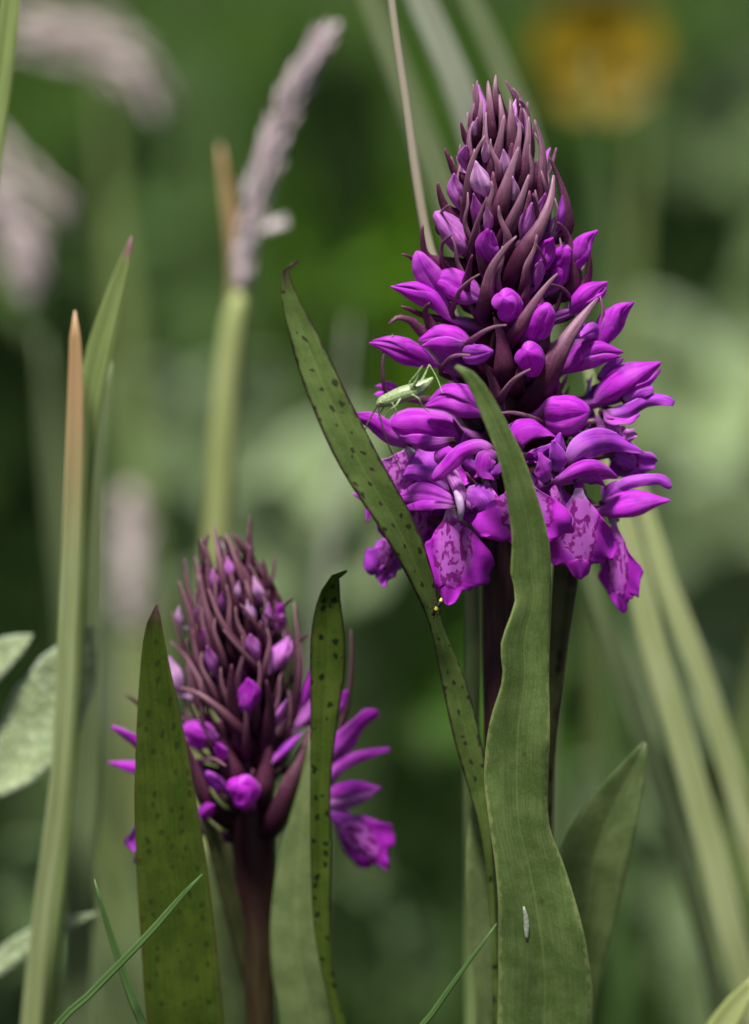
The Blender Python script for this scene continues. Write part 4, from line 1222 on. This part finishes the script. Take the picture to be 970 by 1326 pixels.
# blurred blades behind
blade('wide pale grey grass blade slanting behind the tall orchid tip', [(672, 700, 693, 42.8), (650, 330, 671, 40.9), (600, 130, 650, 38.4), (545, 0, 650, 34.1), (500, -110, 650, 21.1)], 'g_grey', ground_at=(676, 703), roll=[10, 10])
blade('dull green grass blade slanting left of the wide pale grey one', [(664, 640, 714, 32.5), (600, 330, 693, 36.4), (530, 130, 693, 35.1), (480, 0, 693, 29.9), (440, -90, 693, 19.5)], 'g_dim', ground_at=(668, 725))
blade('dull grass blade leaning right of the wide pale grey one', [(712, 500, 650, 28.0), (690, 200, 650, 32.2), (650, 90, 650, 29.4), (610, 0, 650, 26.6), (570, -90, 650, 14.0)], 'g_dim', ground_at=(684, 671))
blade('long pale yellow green blade leaning behind the pointed green leaf', [(980, 1330, 450, 34.4), (950, 1220, 429, 36.0), (905, 1040, 407, 36.0), (850, 850, 385, 34.4), (812, 690, 375, 28.3), (780, 560, 375, 18.0), (760, 470, 375, 3.3)], 'g_pale', ground_at=(1060, 492))
blade('second pale leaning blade outside the long yellow green one', [(1000, 1200, 514, 27.3), (960, 1050, 492, 30.0), (910, 880, 471, 30.0), (865, 760, 460, 27.3), (830, 640, 460, 18.0), (805, 560, 460, 3.3)], 'g_pale', ground_at=(1090, 557))
blade('faint greenish blade leaning inside the long yellow green one', [(930, 1300, 557, 26.3), (860, 1030, 536, 27.5), (800, 860, 525, 26.3), (762, 740, 514, 17.2), (740, 640, 514, 4.6)], 'g_dim', ground_at=(1010, 579))
blade('bright green blade at the edge beside the mauve seed tufts', [(-40, 500, 200, 30), (-14, 200, 200, 34), (6, 60, 200, 30), (16, -20, 200, 24), (30, -110, 200, 8)], 'g_green', ground_at=(-60, 220))
blade('short orange dried blade tip beside the mauve seed head', [(284, 700, 815, 18), (300, 450, 812, 20), (306, 340, 806, 20), (297, 270, 800, 17), (289, 220, 800, 10), (285, 186, 800, 3)], 'g_tan', ground_at=(268, 818))


rb = random.Random(21)
for i in range(15):                          # soft grass shoots standing between the plants behind
    x0 = rb.choice([rb.uniform(110, 300), rb.uniform(380, 520), rb.uniform(740, 1000)])
    dd_ = rb.uniform(1500, 3400)
    top_ = rb.choice([rb.uniform(420, 760), rb.uniform(700, 1050), rb.uniform(60, 420)])
    lean_ = rb.uniform(-150, 150)
    wd_ = rb.uniform(16, 34)
    mt_ = rb.choice(['g_dim', 'g_grey', 'g_green', 'g_fine'])
    sz_ = ('tall' if top_ < 420 else 'middling' if top_ < 760 else 'short') + (' right leaning ' if lean_ > 0 else ' left leaning ')
    blade(sz_ + {'g_dim': 'dull olive', 'g_grey': 'pale grey green', 'g_green': 'light yellow green', 'g_fine': 'deep green'}[mt_] + ' blurred grass shoot standing far behind the orchids', [(x0 + lean_ * 0.15, 1326, dd_, wd_), (x0 + lean_ * 0.4, 1326 * 0.5 + top_ * 0.5, dd_, wd_), (x0 + lean_ * 0.75, 1326 * 0.2 + top_ * 0.8, dd_, wd_ * 0.8), (x0 + lean_, top_, dd_, 3)],
          mt_, group='blurred grass shoots behind the orchids', ground_at=(x0, dd_), nu=5, nv=24)


def seed_head(label, axis, widths, stalk, swid, mat='spikelet', n=110, seed=0, sidelets=(), sheath_mat='g_sheath', group=None, slen=30, spread=1.0):
    """Grass flower head: spikelets packed along an axis, on a sheathed stalk that reaches the ground."""
    rs = np.random.default_rng(seed)
    base = stalk[0]
    ws = (D + axis[0][1]) / D
    widths = [x * ws for x in widths]
    swid = [x * ws for x in swid]
    slen = slen * ws
    o = thing('grass_seed_head', label, 'grass', base, group)
    tube('stalk', stalk + [axis[0]], swid, M[sheath_mat], o, 10, 60, (1, 1, 1))
    q = spline(np.c_[np.array(axis), np.array(widths, float)], 60)
    tube('rachis', [q[0, :3], q[20, :3], q[40, :3], q[-1, :3]], [5, 4, 3, 1.5], M['g_stalk'], o, 6, 20, (1, 1, 1))
    # one spikelet mesh, shared
    V, Fc, uv, um = tube_geo([(0, 0, 0), (0, 0, .3), (0, 0, .65), (0, 0, 1)], [0.05, 0.2, 0.17, 0.02], 7, 8, flat=0.6)
    tmpl = mesh_obj('spikelet', V / K * K, Fc, M[mat], None, uv, um)
    me = tmpl.data
    bpy.data.objects.remove(tmpl)
    sp_ = [(i / n, 1.0) for i in range(n)]
    T = nrm(np.gradient(q[:, :3], axis=0))
    for i in range(n):
        k = int(i / n * 58)
        az = i * 2.4 + rs.uniform(-.4, .4)
        t = T[k]
        a1 = nrm(np.cross(t, [0.3, 1, 0.1]))
        a2 = np.cross(t, a1)
        rad = a1 * math.cos(az) + a2 * math.sin(az)
        r = q[k, 3] * 0.5
        p = q[k, :3] + rad * r * rs.uniform(0.2, 0.62) * spread
        d = nrm(t * 1.0 + rad * rs.uniform(0.25, 0.5) + rs.normal(0, .1, 3))
        s = bpy.data.objects.new('spikelet', me)
        col.objects.link(s)
        s.location = Vector(p * K)
        s.rotation_mode = 'QUATERNION'
        s.rotation_quaternion = Vector(nrm(d + t * 1.2)).to_track_quat('Z', 'Y')
        L = slen * rs.uniform(0.8, 1.2) * min(1, 0.5 + r / 18)
        s.scale = (L,) * 3
        g = rs.uniform(0.8, 1.15)
        s.color = (g, g * rs.uniform(.94, 1.02), g, 1)
        set_parent(s, o)
    for (p, d, L) in sidelets:
        s = bpy.data.objects.new('spikelet', me)
        col.objects.link(s)
        s.location = Vector(np.asarray(p) * K)
        s.rotation_mode = 'QUATERNION'
        s.rotation_quaternion = Vector(d).to_track_quat('Z', 'Y')
        s.scale = (L,) * 3
        set_parent(s, o)
    return o


yd = 800
seed_head('slender mauve grass seed head on a yellow green sheathed stalk', [P(312, 375, yd), P(324, 290, yd), P(350, 200, yd), (P(375, 130, yd)), P(402, 78, yd), P(424, 40, yd)],
          [30, 46, 54, 54, 44, 18], [G(262, yd, -10), P(268, 1326, yd), P(272, 900, yd), P(282, 680, yd), P(294, 500, yd), P(306, 400, yd)], [18, 20, 20, 19, 18, 14, 6], 'spikelet', 230, 3,
          [(P(335, 300, yd - 5), (0.9, -0.1, 0.25), 44), (P(340, 295, yd), (0.8, 0.2, 0.35), 38)], slen=24)
yd = 2300
seed_head('blurred nodding mauve seed tuft above the bent pale one', [P(10, 40, yd), P(60, 45, yd), P(110, 55, yd), P(150, 75, yd), P(175, 100, yd), P(195, 122, yd)],
          [40, 62, 66, 56, 46, 30], [G(-60, yd, -10), P(-120, 900, yd), P(-130, 400, yd), P(-90, 120, yd), P(-40, 55, yd)], [14, 13, 12, 9, 8, 6], 'spikelet_pale', 70, 4, slen=34, spread=1.9)
yd = 2000
seed_head('blurred hanging pale seed tuft below the mauve one', [P(-30, 235, yd), P(-4, 262, yd), P(16, 292, yd), P(28, 325, yd), P(36, 362, yd)],
          [28, 40, 48, 46, 32], [G(-200, yd, -10), P(-160, 800, yd), P(-150, 350, yd), P(-110, 210, yd), P(-60, 185, yd)], [12, 12, 11, 8, 7, 6], 'spikelet_pale', 80, 5, slen=34, spread=1.3)
seed_head('blurred pale drooping seed spray beside the hanging tuft', [P(-40, 150, yd + 60), P(-10, 190, yd + 60), P(30, 225, yd + 60), P(60, 255, yd + 60), P(80, 275, yd + 60)],
          [30, 45, 45, 34, 20], [G(-240, yd + 60, -10), P(-200, 800, yd + 60), P(-180, 300, yd + 60), P(-120, 150, yd + 60), P(-70, 135, yd + 60)], [12, 12, 11, 8, 7, 6], 'spikelet_pale', 26, 6, slen=30, spread=1.6)
yd = 2200
seed_head('short blurred pink topped seed head behind the olive leaf', [P(172, 820, yd), P(170, 760, yd), P(170, 710, yd), P(170, 672, yd)],
          [44, 46, 36, 14], [G(178, yd, -10), P(176, 1200, yd), P(174, 950, yd)], [14, 14, 13, 10], 'spikelet_pale', 80, 8, slen=44)

# ------------------------------------------------------------------ yellow flower
yf = thing('buttercup', 'round yellow meadow flower blurred far behind the tall orchid', 'flower', G(790, 3300))
YD = 3300
c0 = P(775, 68, YD)
M['yellow'] = mat_plain('petal_yellow', (0.23, 0.155, 0.004), (0.28, 0.19, 0.006), 0.2, rough=0.4, trans=0.2)
tube('stem', [G(800, YD, -10), P(795, 400, YD), c0 - [0, -20, 20]], [9, 8, 7], M['g_dim'], yf, 8, 20, (1, 1, 1))
for i in range(5):
    a = i * 1.2566 + 0.3
    rad = np.array([math.cos(a), -0.35 * 1, math.sin(a)])
    e1 = c0 + np.array([math.cos(a), 0, math.sin(a)]) * 62 + [0, -16, 0]
    e2 = c0 + np.array([math.cos(a), 0, math.sin(a)]) * 126 + [0, -34, 0]
    ribbon('petal', [c0, e1, e2], 150, M['yellow'], yf, (0, -1, 0.2), nu=9, nv=14, cup=-0.15, thick=5,
           prof=[(0, .3), (.3, .75), (.6, 1), (.85, .85), (1, .4)], color=(1, 1, 1))
for i in range(24):
    a = i * 2.4
    r = 3.5 * math.sqrt(i) + 3
    p0 = c0 + np.array([math.cos(a) * r * 0.5, -6, math.sin(a) * r * 0.5])
    p1 = c0 + np.array([math.cos(a) * r * 1.3, -30, math.sin(a) * r * 1.3])
    tube('stamen', [p0, (p0 + p1) / 2, p1], [1.2, 1.2, 3], M['yellow'], yf, 6, 6, (0.8, 0.75, 0.6))

# ------------------------------------------------------------------ broad-leaved plants behind and beside
nbw = NB('leaf_woolly')
_, u, v = nbw.uv()
mv, mu, ml = nbw.uv('metric')
oc, rnd = objinfo(nbw)
jv = jitter_vec(nbw, mv, rnd)
vo = nbw.n('TexVoronoi', {'Vector': jv, 'Scale': 0.55}, feature='DISTANCE_TO_EDGE', voronoi_dimensions='2D')
n1 = nbw.noise(jv, 0.5, 4)
n2 = nbw.noise(jv, 4.0, 3)
c = nbw.mix(nbw.ss(n1, 0.35, 0.65), (0.29, 0.36, 0.15), (0.45, 0.51, 0.28))
c = nbw.mix(nbw.math('MULTIPLY', nbw.ss(vo.outputs['Distance'], 0.0, 0.25, 1.0, 0.0), 0.5), c, (0.13, 0.22, 0.09))
c = nbw.mix(nbw.math('MULTIPLY', nbw.ss(n2, 0.45, 0.7), 0.4), c, (0.46, 0.52, 0.40))
a = nbw.math('ABSOLUTE', nbw.math('SUBTRACT', nbw.math('MULTIPLY', u, 2.0), 1.0))
c = nbw.mix(nbw.ss(a, 0.88, 0.99), c, (0.45, 0.50, 0.38))
c = nbw.mix(1.0, c, oc, 'MULTIPLY')
nbw.finish(c, 0.85, 0.15, 0.2, None, nbw.math('ADD', vo.outputs['Distance'], nbw.math('MULTIPLY', n2, .5)), 0.8, 5e-4, 0.1)
M['woolly'] = nbw.m
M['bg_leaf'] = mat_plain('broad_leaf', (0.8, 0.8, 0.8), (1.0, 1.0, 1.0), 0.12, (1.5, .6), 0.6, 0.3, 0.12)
OVAL = [(0, 0.10), (0.15, 0.45), (0.35, 0.88), (0.52, 1.0), (0.72, 0.82), (0.9, 0.42), (1, 0.06)]


def broad_plant(label, root, top, leaves, mat='woolly', tint=(1, 1, 1), cat='plant', group=None, name='broad_leaved_plant'):
    """root, top: (px, depth), (px, py, depth); leaves: (base px, py, depth, tip px, py, depth, width, sag)"""
    if root[1] > 800:                        # well behind the orchids
        ds = 2.3
        root = (root[0], root[1] * ds)
        top = (top[0], top[1], top[2] * ds)
        leaves = [(a, b, c_ * ds, d, e, f_ * ds, wd * (D + f_ * ds) / D, sag) for (a, b, c_, d, e, f_, wd, sag) in leaves]
    o = thing(name, label, cat, G(*root), group)
    pt = P(*top)
    g0 = G(*root)
    g0[2] = -10
    tube('stem', [g0, (g0 + pt) / 2 + [8, 0, 0], pt], [22, 18, 10], M['bg_leaf'], o, 8, 20, tuple(np.array((0.12, 0.16, 0.07))))
    for (a, b, c_, d, e, f_, wd, sag) in leaves:
        p0, p1 = P(a, b, c_), P(d, e, f_)
        # attach at the stem, at the height of the leaf's base
        t = np.clip((p0[2] - g0[2]) / max(pt[2] - g0[2], 1), 0.02, 1)
        s0 = g0 * (1 - t) + pt * t + np.array([8 * 4 * t * (1 - t), 0, -20])
        m_ = (p0 + p1) / 2 + np.array([0, 0, sag])
        k = random.uniform(0.88, 1.1)
        ribbon('leaf', [s0, p0, m_, p1], wd, M[mat], o, (random.uniform(-.3, .3), -1, random.uniform(.4, .9)), nu=9, nv=20, cup=0.0, fold=-0.25, thick=7,
               prof=OVAL, wave=(wd * 0.03, 4, random.uniform(0, 6)), color=tuple(np.array(tint) * k), roll=[0, random.uniform(-15, 15)])
    return o


broad_plant('woolly grey green plant with soft leaves beside the orange tipped blade', (-40, 260), (-30, 900, 260),
            [(0, 1010, 240, 122, 812, 190, 118, -10), (-60, 900, 240, 42, 822, 220, 60, 6), (-40, 1290, 240, 126, 1182, 170, 34, 22)])

GREY = (0.76, 0.86, 0.74)
PALE = (0.88, 0.95, 0.84)
broad_plant('blurred pale woolly plant behind the short orchid', (250, 1500), (250, 540, 1500),
            [(250, 640, 1480, 130, 480, 1420, 170, 20), (255, 660, 1480, 360, 470, 1420, 190, 20), (250, 760, 1460, 160, 640, 1380, 180, 10), (260, 780, 1460, 400, 640, 1380, 200, 0),
             (250, 900, 1460, 120, 800, 1350, 160, 10), (250, 860, 1440, 300, 760, 1350, 170, 10)], tint=GREY)
broad_plant('blurred pale woolly leaf spray behind the spotted orchid leaf', (400, 1300), (410, 600, 1300),
            [(360, 680, 1290, 500, 540, 1250, 150, 12), (410, 760, 1290, 520, 680, 1250, 120, 0), (400, 740, 1290, 330, 620, 1250, 110, 0)], tint=PALE)
broad_plant('large blurred pale woolly plant right of the tall orchid', (900, 1700), (900, 440, 1700),
            [(880, 540, 1680, 770, 420, 1620, 200, 20), (900, 560, 1680, 1010, 480, 1620, 200, 10), (900, 700, 1660, 800, 600, 1580, 230, 0), (905, 760, 1640, 1010, 640, 1560, 260, 10),
             (900, 880, 1620, 800, 760, 1540, 200, 0), (910, 840, 1600, 980, 700, 1520, 200, 0)], tint=PALE)
broad_plant('blurred dull woolly plant low behind the pointed green leaf', (830, 1200), (830, 1000, 1200),
            [(830, 1120, 1190, 740, 1000, 1150, 150, 0), (840, 1200, 1180, 920, 1060, 1120, 180, 0), (820, 1300, 1180, 760, 1160, 1100, 180, 0), (850, 1340, 1160, 960, 1220, 1080, 180, 0), (830, 1180, 1180, 850, 1060, 1150, 140, 0)], tint=(0.66, 0.76, 0.60))
broad_plant('blurred low woolly plant between the two orchids', (500, 1100), (500, 1160, 1100),
            [(490, 1330, 1090, 420, 1130, 1040, 150, 10), (505, 1330, 1090, 560, 1200, 1040, 150, 0), (500, 1260, 1090, 490, 1140, 1050, 110, 0)], tint=(0.48, 0.64, 0.40))
broad_plant('blurred woolly plant low behind the crossed thin blades', (100, 900), (100, 1100, 900),
            [(100, 1240, 890, 20, 1090, 850, 150, 0), (100, 1260, 890, 180, 1120, 850, 140, 0), (90, 1380, 880, 10, 1250, 820, 150, 0), (110, 1380, 880, 190, 1240, 820, 140, 0)], tint=(0.62, 0.76, 0.55))
broad_plant('blurred grey leaved plant below the yellow flower', (960, 3200), (950, 60, 3200),
            [(950, 260, 3180, 900, 60, 3120, 170, 0), (955, 220, 3180, 1010, 20, 3120, 170, 0), (955, 420, 3150, 860, 330, 3080, 140, 0), (950, 330, 3150, 1040, 200, 3080, 180, 0)], tint=(0.62, 0.74, 0.54))
broad_plant('blurred soft green plant behind the mauve seed head', (180, 3000), (190, 120, 3000),
            [(190, 380, 2980, 90, 180, 2900, 230, 0), (190, 330, 2980, 250, 30, 2900, 190, 0), (190, 460, 2950, 300, 300, 2880, 200, 0), (180, 500, 2950, 70, 330, 2880, 160, 0), (190, 260, 2950, 170, 120, 2880, 170, 0)], tint=(0.42, 0.60, 0.30))
broad_plant('blurred vivid green plant between the seed head and the tall orchid', (470, 2600), (480, 200, 2600),
            [(480, 440, 2580, 420, 200, 2500, 180, 0), (485, 420, 2580, 545, 230, 2500, 190, 0), (480, 560, 2550, 560, 380, 2480, 190, 0), (480, 520, 2550, 400, 400, 2480, 160, 0), (480, 340, 2550, 480, 150, 2480, 150, 0)],
            mat='bg_leaf', tint=(0.16, 0.34, 0.022))
broad_plant('blurred vivid green plant behind the tall orchid bracts', (790, 2800), (800, 300, 2800),
            [(790, 500, 2780, 740, 330, 2700, 160, 0), (800, 420, 2780, 850, 330, 2700, 150, 0), (790, 300, 2780, 760, 180, 2700, 150, 0), (800, 640, 2760, 880, 500, 2700, 170, 0)], mat='bg_leaf', tint=(0.13, 0.28, 0.022))
broad_plant('blurred mid green plant low between the tall stem and the woolly leaves', (560, 1900), (560, 760, 1900),
            [(560, 960, 1880, 500, 820, 1820, 150, 0), (565, 940, 1880, 720, 840, 1820, 150, 0), (560, 1100, 1860, 460, 960, 1800, 150, 0), (570, 1060, 1860, 740, 940, 1800, 170, 0), (560, 860, 1870, 590, 720, 1820, 120, 0)],
            mat='bg_leaf', tint=(0.10, 0.22, 0.03))

SHADE_TINT = (0.024, 0.050, 0.011)  # shade of the background gaps, put into the leaf colour
SHADE_FILL = [  # label, root, top, leaves; plants added to stand in for shaded gaps
    ('plant coloured dark as a shaded gap behind the orange tipped blade', (30, 1000), (30, 400, 1000), [(30, 640, 990, -10, 400, 970, 130, 0), (30, 820, 980, 60, 560, 960, 130, 0), (30, 900, 980, -20, 660, 960, 140, 0), (40, 760, 990, 80, 470, 980, 90, 0)]),
    ('plant coloured dark as a shaded gap behind the large pale woolly plant', (890, 2200), (890, 240, 2200), [(890, 400, 2190, 850, 220, 2170, 130, 0), (890, 410, 2190, 935, 230, 2170, 130, 0), (890, 420, 2190, 895, 250, 2170, 120, 0), (890, 360, 2190, 960, 300, 2170, 90, 0)]),
    ('plant coloured dark as a shaded gap low between the two orchids', (555, 1100), (555, 930, 1100), [(555, 1180, 1090, 510, 950, 1070, 120, 0), (555, 1200, 1090, 590, 960, 1070, 120, 0), (555, 1320, 1090, 540, 1090, 1070, 130, 0), (560, 1330, 1080, 600, 1150, 1060, 110, 0)]),
    ('plant coloured dark as a shaded gap behind the hooked spotted leaf', (500, 1500), (500, 680, 1500), [(500, 860, 1490, 470, 690, 1470, 100, 0), (505, 870, 1490, 540, 700, 1470, 100, 0), (500, 930, 1490, 505, 760, 1470, 90, 0)]),
    ('plant coloured dark as a shaded gap under the yellow flower', (740, 2600), (740, 200, 2600), [(735, 330, 2590, 675, 90, 2570, 80, 0), (740, 340, 2590, 790, 195, 2570, 100, 0), (740, 330, 2590, 850, 190, 2570, 100, 0)]),
    ('plant coloured dark as a shaded gap beside the slender mauve seed head', (440, 2400), (440, 30, 2400), [(440, 240, 2390, 400, 40, 2370, 110, 0), (440, 260, 2390, 480, 60, 2370, 110, 0), (440, 300, 2390, 450, 120, 2370, 110, 0)]),
    ('plant coloured dark as a shaded gap behind the olive orchid leaf', (150, 1300), (150, 860, 1300), [(150, 1120, 1290, 130, 880, 1270, 90, 0), (155, 1140, 1290, 170, 900, 1270, 90, 0), (150, 1250, 1290, 150, 1060, 1270, 90, 0)]),
    ('plant coloured dark as a shaded gap under the bent seed tufts', (110, 2100), (110, 380, 2100), [(110, 560, 2090, 60, 340, 2070, 110, 0), (110, 560, 2090, 190, 380, 2070, 110, 0), (110, 600, 2090, 250, 430, 2070, 90, 0)]),
    ('plant coloured dark as a shaded gap at the foot of the pointed green leaf', (790, 1000), (790, 1200, 1000), [(790, 1400, 990, 770, 1220, 980, 70, 0), (795, 1400, 990, 830, 1230, 980, 70, 0)]),
    ('plant coloured dark as a shaded gap between the tall stem and the pale blades', (755, 1500), (755, 840, 1500), [(755, 1000, 1490, 735, 850, 1470, 70, 0), (755, 1010, 1490, 785, 880, 1470, 70, 0)]),
]
for lab, rt, tp, lvs in SHADE_FILL:
    broad_plant(lab, rt, tp, lvs, mat='bg_leaf', tint=SHADE_TINT, name='shade_fill_plant')

# ------------------------------------------------------------------ meadow growth that nobody could count
def mass(name, label, n, xr, yr, hr, wr, cols, seed, lean=0.35, mat=None):
    rs = np.random.default_rng(seed)
    x = rs.uniform(*xr, n)
    y = yr[0] + (yr[1] - yr[0]) * rs.uniform(0, 1, n) ** 1.3
    h = rs.uniform(*hr, n)
    wd = rs.uniform(*wr, n)
    az = rs.uniform(0, 6.283, n)
    dirv = np.stack([np.cos(az), np.sin(az)], 1)
    side = np.stack([-np.sin(az + rs.uniform(-.6, .6, n)), np.cos(az)], 1)
    le = rs.uniform(0.1, 1.0, n) * lean
    V = np.zeros((n, 7, 3))
    lev = [(0, 0.0, 0.7), (0.4, 0.25, 1.0), (0.75, 0.6, 0.7)]
    for k, (hz, lz, ww) in enumerate(lev):
        c = np.stack([x + dirv[:, 0] * le * h * lz, y + dirv[:, 1] * le * h * lz, h * hz - 8 * (k == 0)], 1)
        o = np.stack([side[:, 0], side[:, 1], np.zeros(n)], 1) * (wd * ww * 0.5)[:, None]
        V[:, 2 * k] = c - o
        V[:, 2 * k + 1] = c + o
    V[:, 6] = np.stack([x + dirv[:, 0] * le * h * 1.1, y + dirv[:, 1] * le * h * 1.1, h * (1 - 0.25 * le)], 1)
    base = np.arange(n)[:, None] * 7
    q = np.concatenate([base + [0, 1, 3, 2], base + [2, 3, 5, 4]], 0)
    t = base + [4, 5, 6]
    F = [tuple(r) for r in q.tolist()] + [tuple(r) for r in t.tolist()]
    o = mesh_obj(name, V.reshape(-1, 3), F, mat)
    ca = o.data.color_attributes.new('Col', 'FLOAT_COLOR', 'POINT')
    cols = np.array(cols)
    pick = cols[rs.integers(0, len(cols), n)] * rs.uniform(0.75, 1.25, (n, 1))
    rgba = np.ones((n, 7, 4), np.float32)
    rgba[:, :, :3] = pick[:, None, :]
    ca.data.foreach_set('color', rgba.ravel())
    o['kind'] = 'stuff'
    o['label'] = label
    o['category'] = 'grass'
    return o


gmx = NB('meadow_blades')
at = gmx.n('Attribute', attribute_name='Col').outputs['Color']
nz = gmx.noise(gmx.n('TexCoord').outputs['Object'], 30.0, 3)
gmx.finish(gmx.mix(gmx.math('MULTIPLY', nz, 0.4), at, (0.02, 0.04, 0.01)), 0.65, 0.1, 0.25)
mass('meadow_grass', 'dense dark green meadow growth filling the background', 42000, (-12000, 12000), (7300, 36000), (700, 1900), (40, 100),
     [(0.055, 0.135, 0.010), (0.08, 0.17, 0.016), (0.035, 0.08, 0.010), (0.11, 0.18, 0.04)], 11, mat=gmx.m)
mass('low_grass', 'low grass around the orchid stems', 22000, (-5000, 5000), (-900, 7600), (200, 560), (14, 40),
     [(0.04, 0.08, 0.016), (0.06, 0.11, 0.022), (0.03, 0.05, 0.014)], 12, mat=gmx.m)
